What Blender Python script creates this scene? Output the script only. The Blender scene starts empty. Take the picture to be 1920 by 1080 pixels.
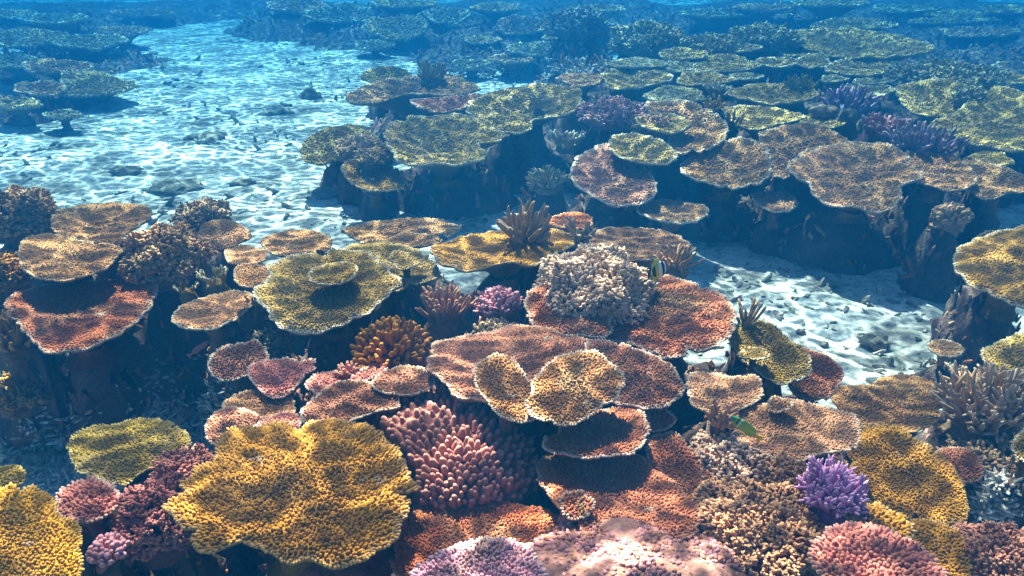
import bpy, math, random
import numpy as np
from mathutils import Vector

random.seed(7)
rng = np.random.default_rng(11)
R = math.radians
scene = bpy.context.scene
col = scene.collection

# ------------------------------------------------------------------ camera
CAM_Z, PITCH, HFOV = 2.6, R(26.5), R(72)
FPX = 960 / math.tan(HFOV / 2)
cam_d = bpy.data.cameras.new('camera')
cam_d.sensor_width = 36
cam_d.lens = 18 / math.tan(HFOV / 2)
cam_d.clip_start, cam_d.clip_end = 0.05, 400
cam = bpy.data.objects.new('camera', cam_d)
col.objects.link(cam)
cam.location = (0, 0, CAM_Z)
cam.rotation_euler = (math.pi / 2 - PITCH, 0, 0)
scene.camera = cam

# ------------------------------------------------------------------ light
SUN_EL, SUN_AZ = R(55), R(-14)          # azimuth from +Y towards +X: the sun stands beyond the reef, a little to the left
world = bpy.data.worlds.new('World')
scene.world = world
world.use_nodes = True
wn = world.node_tree
sky = wn.nodes.new('ShaderNodeTexSky')
sky.sky_type = 'NISHITA'
sky.sun_disc = False
sky.sun_elevation = SUN_EL
sky.sun_rotation = SUN_AZ
bg = wn.nodes['Background']
wn.links.new(sky.outputs[0], bg.inputs[0])
bg.inputs[1].default_value = 0.05
sd = bpy.data.lights.new('sun', 'SUN')
sd.energy = 5.0
sd.angle = R(0.5)
sd.color = (1.0, 0.76, 0.60)
sun = bpy.data.objects.new('sun', sd)
col.objects.link(sun)
to_sun = Vector((math.sin(SUN_AZ) * math.cos(SUN_EL), math.cos(SUN_AZ) * math.cos(SUN_EL), math.sin(SUN_EL)))
sun.rotation_euler = to_sun.to_track_quat('Z', 'Y').to_euler()
sun.location = (0, 6, 12)

vs = scene.view_settings
vs.view_transform, vs.look, vs.gamma = 'Standard', 'None', 1
vs.exposure = 1.0
scene.render.engine = 'CYCLES'
cy = scene.cycles
cy.use_denoising = True
cy.max_bounces, cy.diffuse_bounces, cy.glossy_bounces = 5, 3, 2
cy.volume_bounces, cy.transmission_bounces, cy.transparent_max_bounces = 1, 2, 12
cy.caustics_reflective = cy.caustics_refractive = False
cy.sample_clamp_indirect = 6

# ------------------------------------------------------------------ helpers
CP, SP = math.cos(PITCH), math.sin(PITCH)


def ray(px, py):
    u, v = (px - 960) / FPX, (540 - py) / FPX
    return np.array([u, CP + v * SP, -SP + v * CP])


def at(px, py, z):
    d = ray(px, py)
    t = (z - CAM_Z) / d[2]
    return np.array([d[0] * t, d[1] * t, z])


def lift(px, py, z):
    """the reef across the channel stands a little higher"""
    return z + .14 if (py < 352 and px > 560) or (px > 1760 and py < 530) else z


def px_size(p):
    """metres that one photo pixel spans at a point"""
    depth = p[1] * CP + (CAM_Z - p[2]) * SP
    return depth / FPX


def mesh(name, V, faces, C=None, smooth=True, mat=None):
    """faces: list of int arrays (k,3) or (k,4); C: (n,3) vertex colours"""
    V = np.asarray(V, dtype=np.float32)
    me = bpy.data.meshes.new(name)
    loops = np.concatenate([f.ravel() for f in faces]).astype(np.int32)
    sizes = np.concatenate([np.full(len(f), f.shape[1], dtype=np.int32) for f in faces])
    starts = np.concatenate([[0], np.cumsum(sizes)[:-1]]).astype(np.int32)
    me.vertices.add(len(V))
    me.vertices.foreach_set('co', V.ravel())
    me.loops.add(len(loops))
    me.loops.foreach_set('vertex_index', loops)
    me.polygons.add(len(sizes))
    me.polygons.foreach_set('loop_start', starts)
    me.polygons.foreach_set('loop_total', sizes)
    me.polygons.foreach_set('use_smooth', np.full(len(sizes), smooth, dtype=bool))
    me.update(calc_edges=True)
    if C is not None:
        a = me.color_attributes.new('Col', 'FLOAT_COLOR', 'POINT')
        C4 = np.ones((len(V), 4), dtype=np.float32)
        C4[:, :3] = C
        a.data.foreach_set('color', C4.ravel())
    if mat:
        me.materials.append(mat)
    return me


def obj(name, me, parent=None, loc=None):
    o = bpy.data.objects.new(name, me)
    col.objects.link(o)
    if parent:
        o.parent = parent
    if loc is not None:
        o.location = loc
    return o


def tag(o, label=None, cat=None, group=None, kind=None):
    if label: o['label'] = label
    if cat: o['category'] = cat
    if group: o['group'] = group
    if kind: o['kind'] = kind
    return o


def thing(name, loc, label, cat, group=None):
    o = bpy.data.objects.new(name, None)
    col.objects.link(o)
    o.location = loc
    o.empty_display_size = 0.05
    return tag(o, label, cat, group)


def fnoise(x, y, seed=0, f=1.0, octs=3):
    """cheap smooth noise from sums of rotated sines, about -1..1"""
    r = np.random.default_rng(seed)
    out = np.zeros_like(x, dtype=float)
    amp, tot = 1.0, 0.0
    for o in range(octs):
        for k in range(4):
            a, ph, m = r.uniform(0, 2 * math.pi), r.uniform(0, 6.28), r.uniform(.7, 1.4)
            g = np.sin((x * math.cos(a) + y * math.sin(a)) * f * m + ph + 1.3 * np.sin((y * math.cos(a) - x * math.sin(a)) * f * .8 + ph * 2))
            out += amp * g / 4
        tot += amp
        amp *= .5
        f *= 2.1
    return out / tot * 1.6


def sticks(P, D, h, r0, r1, cb, ct, k=5, mid=None, round_tip=.75):
    """vectorised tapered, round-tipped sticks. P,D (n,3); h,r0,r1 (n,); cb,ct (n,3) base and tip colour"""
    n = len(P)
    D = D / np.linalg.norm(D, axis=1, keepdims=True)
    ref = np.where(np.abs(D[:, 2:3]) < .9, np.array([[0, 0, 1.0]]), np.array([[1.0, 0, 0]]))
    T = np.cross(D, ref)
    T /= np.linalg.norm(T, axis=1, keepdims=True)
    B = np.cross(D, T)
    ang = np.arange(k) * 2 * math.pi / k
    rings = []
    for s, rr in ((0.0, r0), (round_tip, r1)):
        c = P + D * (h * s)[:, None]
        ringv = c[:, None, :] + rr[:, None, None] * (np.cos(ang)[None, :, None] * T[:, None, :] + np.sin(ang)[None, :, None] * B[:, None, :])
        rings.append(ringv)
    apex = (P + D * h[:, None])[:, None, :]
    V = np.concatenate(rings + [apex], axis=1)          # n, 2k+1, 3
    C = np.empty_like(V)
    C[:, :k] = cb[:, None]
    C[:, k:2 * k] = (ct * .75 + cb * .25)[:, None]
    C[:, 2 * k:] = ct[:, None]
    st = 2 * k + 1
    i = np.arange(k)
    q = np.stack([i, (i + 1) % k, k + (i + 1) % k, k + i], axis=1)
    t = np.stack([k + i, k + (i + 1) % k, np.full(k, 2 * k)], axis=1)
    off = (np.arange(n) * st)[:, None, None]
    return V.reshape(-1, 3), [(q[None] + off).reshape(-1, 4), (t[None] + off).reshape(-1, 3)], C.reshape(-1, 3)


def join(parts):
    Vs, Fs, Cs, off = [], [], [], 0
    for V, F, C in parts:
        Vs.append(V); Cs.append(C)
        Fs += [f + off for f in F]
        off += len(V)
    q = [f for f in Fs if f.shape[1] == 4]
    t = [f for f in Fs if f.shape[1] == 3]
    out = []
    if q: out.append(np.concatenate(q))
    if t: out.append(np.concatenate(t))
    return np.concatenate(Vs), out, np.concatenate(Cs)


# ------------------------------------------------------------------ materials
def new_mat(name):
    m = bpy.data.materials.new(name)
    m.use_nodes = True
    return m, m.node_tree, m.node_tree.nodes['Principled BSDF']


def coral_material(name, s_low=9, s_high=70, vary=.55, bump=.25, rough=.8):
    m, nt, b = new_mat(name)
    N, L = nt.nodes.new, nt.links.new
    att = N('ShaderNodeAttribute'); att.attribute_name = 'Col'
    geo = N('ShaderNodeNewGeometry')
    n1 = N('ShaderNodeTexNoise'); n1.inputs['Scale'].default_value = s_low; n1.inputs['Detail'].default_value = 3
    n2 = N('ShaderNodeTexNoise'); n2.inputs['Scale'].default_value = s_high; n2.inputs['Detail'].default_value = 2
    L(geo.outputs['Position'], n1.inputs['Vector']); L(geo.outputs['Position'], n2.inputs['Vector'])
    ad = N('ShaderNodeMath'); ad.operation = 'ADD'
    L(n1.outputs['Fac'], ad.inputs[0]); L(n2.outputs['Fac'], ad.inputs[1])
    mr = N('ShaderNodeMapRange')
    mr.inputs['From Min'].default_value, mr.inputs['From Max'].default_value = .6, 1.4
    mr.inputs['To Min'].default_value, mr.inputs['To Max'].default_value = 1 - vary, 1 + vary
    L(ad.outputs[0], mr.inputs['Value'])
    mx = N('ShaderNodeVectorMath'); mx.operation = 'SCALE'
    L(att.outputs['Color'], mx.inputs[0]); L(mr.outputs[0], mx.inputs['Scale'])
    L(mx.outputs[0], b.inputs['Base Color'])
    bp = N('ShaderNodeBump'); bp.inputs['Strength'].default_value = bump; bp.inputs['Distance'].default_value = .01
    L(n2.outputs['Fac'], bp.inputs['Height']); L(bp.outputs[0], b.inputs['Normal'])
    b.inputs['Roughness'].default_value = rough
    b.inputs['Specular IOR Level'].default_value = .25
    return m


M_PLATE = coral_material('coral_plate_skin', 7, 90, .35, .5)
M_TWIG = coral_material('coral_branch_skin', 12, 120, .3, .2)
M_ROCK = coral_material('reef_rock_crust', 8, 45, .6, 1.0, .9)
M_FISH = coral_material('fish_skin', 4, 60, .08, .05, .4)


def sand_material():
    m, nt, b = new_mat('coral_sand')
    N, L = nt.nodes.new, nt.links.new
    geo = N('ShaderNodeNewGeometry')
    n1 = N('ShaderNodeTexNoise'); n1.inputs['Scale'].default_value = 1.6; n1.inputs['Detail'].default_value = 6; n1.inputs['Roughness'].default_value = .65
    n2 = N('ShaderNodeTexNoise'); n2.inputs['Scale'].default_value = 22; n2.inputs['Detail'].default_value = 5
    for n in (n1, n2): L(geo.outputs['Position'], n.inputs['Vector'])
    cr = N('ShaderNodeValToRGB')
    cr.color_ramp.elements[0].position, cr.color_ramp.elements[0].color = .36, (.17, .155, .13, 1)
    cr.color_ramp.elements[1].position, cr.color_ramp.elements[1].color = .57, (.66, .63, .58, 1)
    L(n1.outputs['Fac'], cr.inputs[0])
    cr2 = N('ShaderNodeValToRGB')
    cr2.color_ramp.elements[0].position, cr2.color_ramp.elements[0].color = .34, (.5, .48, .44, 1)
    cr2.color_ramp.elements[1].position, cr2.color_ramp.elements[1].color = .5, (1, 1, 1, 1)
    L(n2.outputs['Fac'], cr2.inputs[0])
    mx = N('ShaderNodeMix'); mx.data_type = 'RGBA'; mx.blend_type = 'MULTIPLY'; mx.inputs['Factor'].default_value = 1
    L(cr.outputs[0], mx.inputs['A']); L(cr2.outputs[0], mx.inputs['B'])
    L(mx.outputs['Result'], b.inputs['Base Color'])
    bp = N('ShaderNodeBump'); bp.inputs['Strength'].default_value = .8; bp.inputs['Distance'].default_value = .03
    L(n2.outputs['Fac'], bp.inputs['Height']); L(bp.outputs[0], b.inputs['Normal'])
    b.inputs['Roughness'].default_value = .95
    return m


M_SAND = sand_material()


def caustic_gobo_material():
    """see-through sheet: a painted net of bright lines stands in for ripple-focused sunlight"""
    m = bpy.data.materials.new('caustic_gobo')
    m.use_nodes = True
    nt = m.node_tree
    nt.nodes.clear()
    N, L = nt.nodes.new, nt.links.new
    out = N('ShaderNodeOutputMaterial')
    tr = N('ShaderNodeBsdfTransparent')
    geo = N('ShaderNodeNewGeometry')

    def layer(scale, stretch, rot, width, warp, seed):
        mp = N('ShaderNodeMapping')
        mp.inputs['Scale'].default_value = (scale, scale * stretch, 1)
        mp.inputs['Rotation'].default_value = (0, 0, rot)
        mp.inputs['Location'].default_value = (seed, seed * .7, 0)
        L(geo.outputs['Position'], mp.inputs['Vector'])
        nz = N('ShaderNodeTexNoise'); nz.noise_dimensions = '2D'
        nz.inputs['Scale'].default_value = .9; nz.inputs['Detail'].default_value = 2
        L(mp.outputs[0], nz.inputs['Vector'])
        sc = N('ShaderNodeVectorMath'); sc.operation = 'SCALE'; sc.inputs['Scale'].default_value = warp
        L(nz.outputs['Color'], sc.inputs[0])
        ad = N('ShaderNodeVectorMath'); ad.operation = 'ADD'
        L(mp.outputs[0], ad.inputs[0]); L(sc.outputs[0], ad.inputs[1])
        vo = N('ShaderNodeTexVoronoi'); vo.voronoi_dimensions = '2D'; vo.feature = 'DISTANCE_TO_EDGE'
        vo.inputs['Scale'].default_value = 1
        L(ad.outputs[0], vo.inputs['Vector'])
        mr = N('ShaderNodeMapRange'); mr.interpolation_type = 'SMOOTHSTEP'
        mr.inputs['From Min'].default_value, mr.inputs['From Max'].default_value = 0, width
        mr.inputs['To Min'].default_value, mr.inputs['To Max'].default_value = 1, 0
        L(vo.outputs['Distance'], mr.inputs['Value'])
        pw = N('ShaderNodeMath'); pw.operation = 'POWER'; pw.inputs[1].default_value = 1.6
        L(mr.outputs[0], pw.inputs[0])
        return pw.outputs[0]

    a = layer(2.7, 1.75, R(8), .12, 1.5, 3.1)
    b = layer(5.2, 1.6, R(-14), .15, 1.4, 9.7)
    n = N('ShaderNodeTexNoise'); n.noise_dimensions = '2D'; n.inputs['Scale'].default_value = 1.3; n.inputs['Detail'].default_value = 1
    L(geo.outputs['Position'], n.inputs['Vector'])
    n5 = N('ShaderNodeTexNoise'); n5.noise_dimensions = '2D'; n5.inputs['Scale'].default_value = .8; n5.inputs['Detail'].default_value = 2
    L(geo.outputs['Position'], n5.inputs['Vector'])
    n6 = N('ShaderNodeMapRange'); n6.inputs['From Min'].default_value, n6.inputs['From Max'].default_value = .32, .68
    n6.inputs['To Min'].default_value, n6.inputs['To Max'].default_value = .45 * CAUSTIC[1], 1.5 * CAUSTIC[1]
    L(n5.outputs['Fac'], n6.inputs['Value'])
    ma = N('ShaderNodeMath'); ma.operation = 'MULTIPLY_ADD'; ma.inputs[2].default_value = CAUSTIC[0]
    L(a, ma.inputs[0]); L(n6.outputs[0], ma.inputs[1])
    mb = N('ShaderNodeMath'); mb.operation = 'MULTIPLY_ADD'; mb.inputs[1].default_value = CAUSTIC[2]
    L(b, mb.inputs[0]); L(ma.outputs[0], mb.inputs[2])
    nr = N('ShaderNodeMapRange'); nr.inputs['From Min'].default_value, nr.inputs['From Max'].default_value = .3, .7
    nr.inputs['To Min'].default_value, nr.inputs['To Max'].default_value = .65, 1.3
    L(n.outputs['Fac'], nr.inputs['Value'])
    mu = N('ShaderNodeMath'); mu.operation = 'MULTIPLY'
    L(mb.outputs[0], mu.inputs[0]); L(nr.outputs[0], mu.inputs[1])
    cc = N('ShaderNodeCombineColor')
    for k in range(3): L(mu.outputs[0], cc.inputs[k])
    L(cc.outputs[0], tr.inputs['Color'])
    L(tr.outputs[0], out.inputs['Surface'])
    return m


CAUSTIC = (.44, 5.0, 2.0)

PAL = dict(
    tan=(.31, .165, .066), olive=(.29, .205, .06), brown=(.25, .13, .06), redbrown=(.27, .105, .055), mauve=(.27, .125, .078),
    yellow=(.42, .245, .012), gold=(.31, .168, .022), orange=(.36, .12, .035), pink=(.40, .165, .14), peach=(.40, .218, .108),
    lavender=(.44, .25, .32), grey=(.30, .24, .16), purple=(.40, .15, .40), blue=(.17, .17, .30), cream=(.58, .44, .34), violetpink=(.70, .48, .58), yellowgreen=(.24, .17, .012),
    rust=(.28, .085, .03), beige=(.42, .27, .16), maroon=(.22, .075, .06), green=(.21, .20, .11), pale=(.33, .195, .12), dark=(.13, .09, .06))
for k_, c_ in list(PAL.items()):
    m_ = sum(c_) / 3
    PAL[k_] = tuple(max(.008, m_ + (v - m_) * 1.12) for v in c_)
PALE = np.array([.66, .60, .50])
MOUNDS = []          # (x, y, top z, radius): the rock grows under every coral

# ------------------------------------------------------------------ data: table corals, outlines in photo pixels
# (label, colour, height z, nub spacing px, rim paleness, outline)
PLATES = [
 ('big golden yellow table coral with knobbly top at the bottom of the reef', 'gold', 1.05, 7.2, .12, [(315,945),(335,910),(355,895),(372,880),(400,865),(412,822),(440,805),(520,795),(600,788),(680,795),(715,815),(745,850),(772,890),(778,925),(765,955),(752,980),(740,1010),(700,1035),(660,1055),(620,1062),(590,1050),(540,1048),(510,1035),(470,1020),(430,1025),(385,1033),(355,1015),(345,990),(318,965)]),
 ('yellow-green table coral beside the pale rubble, behind the big golden one', 'yellowgreen', .72, 5.5, .15, [(128,830),(160,805),(215,795),(280,788),(330,800),(355,825),(345,850),(300,870),(260,890),(235,910),(190,900),(150,885),(135,860)]),
 ('bright yellow scalloped table coral in the bottom left corner', 'yellow', 1.08, 5.5, .1, [(-60,920),(0,912),(45,908),(80,920),(100,940),(104,965),(140,980),(152,1000),(150,1030),(150,1075),(120,1100),(50,1120),(-80,1120),(-90,1000)]),
 ('small olive table coral just behind the bright yellow scalloped one', 'yellowgreen', .92, 5, .1, [(-30,885),(0,878),(30,875),(45,890),(40,908),(0,915),(-30,915)]),
 ('small pink knobby plate coral between the two yellow corals on the left', 'pink', .98, 8, .3, [(105,945),(125,915),(165,900),(200,910),(222,930),(215,950),(190,970),(155,977),(120,965)]),
 ('rust orange table coral between the golden coral and the lavender coral', 'rust', .93, 5.2, .05, [(760,980),(790,955),(850,945),(920,938),(990,950),(1040,965),(1058,1000),(1050,1040),(1000,1060),(900,1075),(800,1075),(740,1070)]),
 ('broad red-brown table coral above the pink encrusted rock at the bottom', 'redbrown', 1.0, 6, .12, [(1010,870),(1040,850),(1100,855),(1160,850),(1195,853),(1225,880),(1262,905),(1285,930),(1305,945),(1312,970),(1305,1000),(1270,1015),(1230,1010),(1190,1000),(1150,1010),(1120,1022),(1095,1005),(1085,975),(1060,965),(1030,930),(1010,900)]),
 ('red-brown tongue-shaped table coral tucked behind the broad red-brown one', 'redbrown', .96, 5.5, .3, [(1215,830),(1240,812),(1270,815),(1290,840),(1320,860),(1338,890),(1335,920),(1310,945),(1290,945),(1250,910),(1220,880)]),
 ('reddish table coral in the shade just below the flower-shaped one', 'redbrown', 1.08, 5, .5, [(1018,830),(1025,818),(1045,820),(1060,790),(1110,770),(1180,762),(1205,775),(1215,800),(1205,830),(1180,850),(1150,852),(1100,858),(1060,850),(1030,845)]),
 ('left half of the golden tan flower-shaped coral pair in the middle foreground', 'tan', 1.18, 5, .5, [(888,705),(897,685),(920,668),(950,668),(970,685),(990,715),(1010,745),(1005,780),(985,790),(960,790),(930,772),(915,750),(900,735)]),
 ('right half of the golden tan flower-shaped coral pair in the middle foreground', 'tan', 1.21, 5, .5, [(985,755),(1000,740),(1000,715),(1040,675),(1080,662),(1110,658),(1140,675),(1165,700),(1168,720),(1155,745),(1130,760),(1110,775),(1080,795),(1030,795),(1000,780)]),
 ('wide mauve-brown table coral lying under and left of the flower-shaped one', 'mauve', 1.07, 5, .2, [(800,680),(815,650),(850,635),(900,628),(950,615),(990,612),(1040,625),(1100,640),(1130,650),(1160,720),(1000,775),(900,755),(850,745),(835,720),(810,705)]),
 ('mauve-brown table coral with pale edge to the right of the flower-shaped one', 'mauve', 1.11, 4.8, .5, [(1100,640),(1140,640),(1170,645),(1210,660),(1250,680),(1275,705),(1282,730),(1260,755),(1220,765),(1180,760),(1140,750),(1110,700)]),
 ('large red-brown table coral to the right of the bushy beige coral', 'redbrown', 1.02, 5, .5, [(1120,630),(1110,580),(1130,530),(1180,518),(1240,515),(1300,530),(1350,545),(1375,575),(1378,610),(1365,630),(1340,650),(1300,660),(1270,670),(1240,668),(1200,650),(1160,640)]),
 ('red-brown table coral below and left of the bushy beige coral', 'redbrown', 1.07, 5, .5, [(985,570),(995,545),(1030,530),(1080,525),(1130,560),(1140,600),(1147,625),(1120,632),(1080,628),(1050,630),(1025,630),(1000,610)]),
 ('yellow-olive table coral beneath the dark-fingered staghorn', 'gold', 1.0, 4.8, .25, [(810,475),(815,460),(850,450),(870,440),(950,432),(1040,430),(1075,440),(1075,460),(1040,475),(1020,490),(990,498),(960,490),(930,495),(890,507),(850,503),(825,495)]),
 ('flat brown table coral behind the bushy beige coral, against the shaded sand', 'brown', .8, 4.6, .3, [(1100,440),(1130,430),(1200,428),(1250,435),(1290,455),(1302,468),(1280,480),(1240,485),(1180,490),(1120,470)]),
 ('small orange-brown plate coral right of the dark-fingered staghorn', 'orange', .84, 4.6, .2, (1072,415,92,30)),
 ('tan table coral on the reef edge before the bright sand, striped fish beside', 'tan', .72, 4.6, .25, [(645,432),(670,422),(740,412),(820,412),(855,422),(862,432),(840,445),(825,455),(790,462),(760,460),(740,450),(700,462),(665,448)]),
 ('small oval tan plate on the front of the tan reef-edge table', 'tan', .79, 4.6, .3, (772,450,92,26)),
 ('large olive table coral with thin white rim above a deep shadow', 'olive', .95, 4.8, .6, [(475,550),(485,535),(510,515),(500,500),(530,485),(560,480),(620,470),(690,475),(730,510),(755,530),(735,545),(722,560),(700,580),(670,600),(640,610),(600,625),(570,628),(540,622),(515,610),(500,580),(480,560)]),
 ('small oval plate resting on top of the large olive table coral', 'olive', 1.04, 4.6, .5, [(583,525),(588,505),(640,493),(667,500),(662,520),(640,530),(610,534)]),
 ('olive brown table coral right behind the large white-rimmed olive one', 'olive', .9, 4.6, .2, [(640,470),(700,455),(760,462),(800,480),(822,505),(815,525),(780,535),(735,548),(700,530),(660,500)]),
 ('small round olive plate on top of the olive brown table', 'olive', .99, 4.6, .35, (760,486,62,32)),
 ('pale tan rounded table coral on the reef edge, sand just behind it', 'tan', .8, 4.6, .15, [(490,450),(530,435),(580,432),(615,445),(620,462),(600,475),(560,480),(510,475)]),
 ('small tan plate coral touching the left tip of the large olive table', 'tan', .97, 4.6, .4, [(440,520),(445,500),(475,495),(510,505),(500,525),(475,538),(450,535)]),
 ('small brown plate coral behind the small tan one at the olive table tip', 'peach', .88, 4.6, .2, (462,478,80,34)),
 ('rosy tan table coral on the reef edge left of the shaded hollow', 'peach', .83, 4.6, .15, [(372,440),(385,420),(420,412),(455,425),(470,445),(440,460),(410,468),(380,465)]),
 ('broad tan table coral behind another on the left, crossed by bright light lines', 'tan', .92, 4.8, .15, [(95,415),(110,395),(150,384),(225,382),(275,388),(280,410),(235,440),(220,460),(150,450),(110,440)]),
 ('broad tan table coral on the left casting a deep shadow below', 'tan', .97, 4.8, .2, [(35,465),(50,445),(100,440),(150,452),(200,458),(228,465),(222,480),(195,505),(150,520),(110,527),(70,520),(45,505),(36,485)]),
 ('big reddish brown table coral in the shadow of the tan ones on the left', 'rust', .8, 5, .35, [(10,560),(50,540),(150,530),(240,520),(280,515),(296,540),(285,570),(260,600),(220,630),(170,650),(110,662),(80,655),(45,620),(15,590)]),
 ('tan fan-shaped table coral with white rim over the dark hollow', 'peach', .8, 4.8, .6, [(323,595),(340,575),(380,560),(430,545),(470,550),(475,565),(460,585),(430,605),(390,618),(350,615),(330,608)]),
 ('small round brown table coral with a dark hole in its middle', 'mauve', .78, 4.8, .6, [(392,690),(400,665),(425,650),(455,645),(480,640),(498,660),(500,675),(480,690),(460,705),(430,714),(405,708)]),
 ('frilly pinkish plate coral next to the small round brown one', 'pink', .86, 5, .4, [(465,700),(480,680),(540,672),(560,680),(585,672),(590,690),(570,705),(545,735),(520,745),(500,740),(480,720)]),
 ('curved pinkish brown plate coral behind the big golden one', 'mauve', .98, 5, .5, [(600,740),(640,715),(690,718),(730,735),(748,750),(740,765),(690,775),(640,795),(580,795),(565,775)]),
 ('small pink-brown plate behind the curved pinkish one', 'pink', .92, 5, .35, [(575,725),(590,705),(630,698),(655,708),(650,725),(610,742)]),
 ('low peach-pink plate coral left of the frilly pinkish one', 'peach', .82, 5, .3, [(420,760),(445,740),(500,732),(545,745),(545,785),(480,790),(430,780)]),
 ('rounded mauve mound-like plate coral at the top left of the golden one', 'mauve', .88, 5, .3, [(388,815),(395,785),(430,765),(470,775),(500,795),(480,830),(410,835)]),
 ('small pale pink plate peeping out just above the golden one', 'pink', .94, 5, .35, [(480,798),(530,775),(560,782),(555,805),(490,812)]),
 ('narrow upturned pink plate in front of the brown finger coral', 'pink', .98, 5, .4, [(655,712),(690,690),(715,675),(725,680),(718,700),(680,714)]),
 ('grey-pink fringed plate coral between brown finger coral and pink knobs', 'mauve', 1.0, 5, .4, [(700,725),(715,700),(760,688),(800,695),(815,715),(790,735),(740,740)]),
 ('olive table coral by the sand channel, small staghorn at its back', 'olive', .92, 4.8, .45, [(1370,640),(1375,615),(1410,600),(1450,610),(1480,640),(1505,655),(1520,680),(1512,705),(1470,720),(1440,712),(1410,690),(1385,670)]),
 ('small olive flap growing on the olive table by the sand channel', 'olive', .965, 4.6, .4, (1412,664,52,20)),
 ('smooth reddish table coral at the sand channel edge behind the olive one', 'redbrown', .78, 4.6, .15, [(1480,650),(1530,660),(1560,675),(1578,695),(1575,715),(1560,740),(1530,748),(1500,745),(1480,720)]),
 ('pinkish tan table coral with the pale little staghorn in front', 'pale', 1.02, 5, .35, [(1290,720),(1300,700),(1340,703),(1380,708),(1415,705),(1428,730),(1420,750),(1380,770),(1340,775),(1300,760)]),
 ('wide pinkish tan table coral with the green wrasse swimming over it', 'pale', 1.0, 5, .35, [(1385,830),(1370,790),(1420,762),(1440,758),(1480,752),(1530,760),(1590,775),(1612,800),(1608,830),(1590,845),(1540,850),(1500,865),(1460,862),(1420,845)]),
 ('tiny round plate on the back of the wide pinkish tan table', 'pale', 1.045, 4.6, .5, (1462,758,44,26)),
 ('golden brown table coral with wavy light lines right of the purple coral', 'gold', .8, 4.8, .1, [(1590,830),(1620,805),(1680,800),(1720,825),(1760,850),(1790,885),(1810,930),(1812,970),(1780,985),(1740,980),(1680,965),(1640,945),(1600,900)]),
 ('dull brown table coral at the sand, behind the golden brown one', 'tan', .55, 4.8, .05, [(1560,740),(1600,725),(1680,728),(1740,735),(1765,760),(1755,790),(1700,812),(1620,815),(1590,790)]),
 ('faint brown plate half buried in sand behind the dull brown table', 'tan', .32, 4.8, .05, [(1640,715),(1690,703),(1740,712),(1760,728),(1720,740),(1660,738)]),
 ('small reddish pink plate coral between golden brown table and right staghorn', 'redbrown', .52, 4.8, .25, [(1755,850),(1790,840),(1825,850),(1843,880),(1835,900),(1800,902),(1770,885)]),
 ('golden plate coral below the golden brown table, right of the pink knobs', 'gold', .95, 5, .1, [(1690,1000),(1730,975),(1790,995),(1812,1030),(1815,1085),(1770,1095),(1720,1070)]),
 ('pink bumpy coral cushion at the bottom edge right of the bush', 'pink', 1.08, 10, .15, [(1555,1000),(1600,985),(1670,1000),(1740,1040),(1765,1090),(1650,1115),(1560,1095),(1520,1040)]),
 ('small golden bumpy coral between the purple coral and the pink cushion', 'gold', 1.0, 8.5, .2, [(1590,962),(1640,948),(1690,972),(1708,1000),(1680,1012),(1620,1000)]),
 ('lavender fine-branched plate coral at the bottom edge', 'lavender', 1.08, 8, .3, [(785,1065),(820,1040),(880,1020),(930,1012),(985,1025),(1005,1050),(1010,1095),(780,1100)]),
 ('olive table coral cut by the right edge, behind the right staghorn', 'olive', .62, 4.8, .3, [(1840,665),(1880,640),(1930,625),(1990,640),(1990,710),(1920,720),(1870,700)]),
 ('small brown plate standing on the sand before the deep shadow', 'peach', .28, 4.6, .5, [(1740,647),(1760,637),(1790,642),(1807,656),(1790,668),(1760,665)]),
 ('big brown table coral with pale rim at the right edge over deep shadow', 'gold', .55, 4.8, .4, [(1788,490),(1800,462),(1850,440),(1930,420),(2000,440),(2000,570),(1930,578),(1880,562),(1830,540),(1800,515)]),
 ('pale-rimmed plate just showing at the right edge in the right staghorn', 'olive', .75, 4.8, .5, [(1900,850),(1908,820),(1940,800),(1970,830),(1940,870)]),
 # the reef across the channel
 ('large peach table coral with scalloped front at the edge of the far reef', 'peach', .62, 4.6, .4, [(1478,320),(1485,300),(1520,280),(1590,272),(1650,270),(1690,285),(1725,320),(1728,335),(1690,352),(1690,375),(1670,395),(1640,400),(1610,388),(1575,390),(1530,375),(1515,345),(1490,335)]),
 ('smooth peach table coral just right of the large scalloped peach one', 'peach', .64, 4.6, .2, [(1680,290),(1740,285),(1790,295),(1825,325),(1828,345),(1800,358),(1770,358),(1735,345),(1700,335)]),
 ('brownish tan table coral right of the smooth peach one', 'tan', .6, 4.6, .25, [(1800,300),(1860,310),(1920,335),(1935,360),(1890,365),(1860,378),(1830,370),(1815,350)]),
 ('greyish tan round table coral left of the large scalloped peach one', 'tan', .56, 4.6, .5, [(1275,318),(1290,300),(1330,275),(1380,262),(1430,275),(1445,300),(1440,335),(1410,352),(1370,357),(1320,345),(1285,332)]),
 ('curved tan table coral wrapped round a small green plate', 'tan', .72, 4.6, .45, [(1248,280),(1255,262),(1240,240),(1215,215),(1215,198),(1270,193),(1320,205),(1355,230),(1363,250),(1350,275),(1310,293),(1270,295)]),
 ('small greenish plate lying on the curved tan table coral', 'olive', .78, 4.6, .35, [(1195,225),(1250,215),(1290,230),(1290,240),(1265,252),(1235,250),(1205,240)]),
 ('olive oval table coral overlapping the mauve one at the dark gap', 'olive', .66, 4.6, .45, [(1143,275),(1150,258),(1190,255),(1240,268),(1268,295),(1260,308),(1230,313),(1180,305),(1150,290)]),
 ('mauve-brown drooping table coral at the left end of the dark gap', 'mauve', .5, 4.6, .5, [(1070,325),(1080,300),(1110,280),(1145,272),(1180,290),(1225,340),(1228,370),(1200,385),(1165,390),(1130,380),(1100,365),(1075,345)]),
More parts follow.
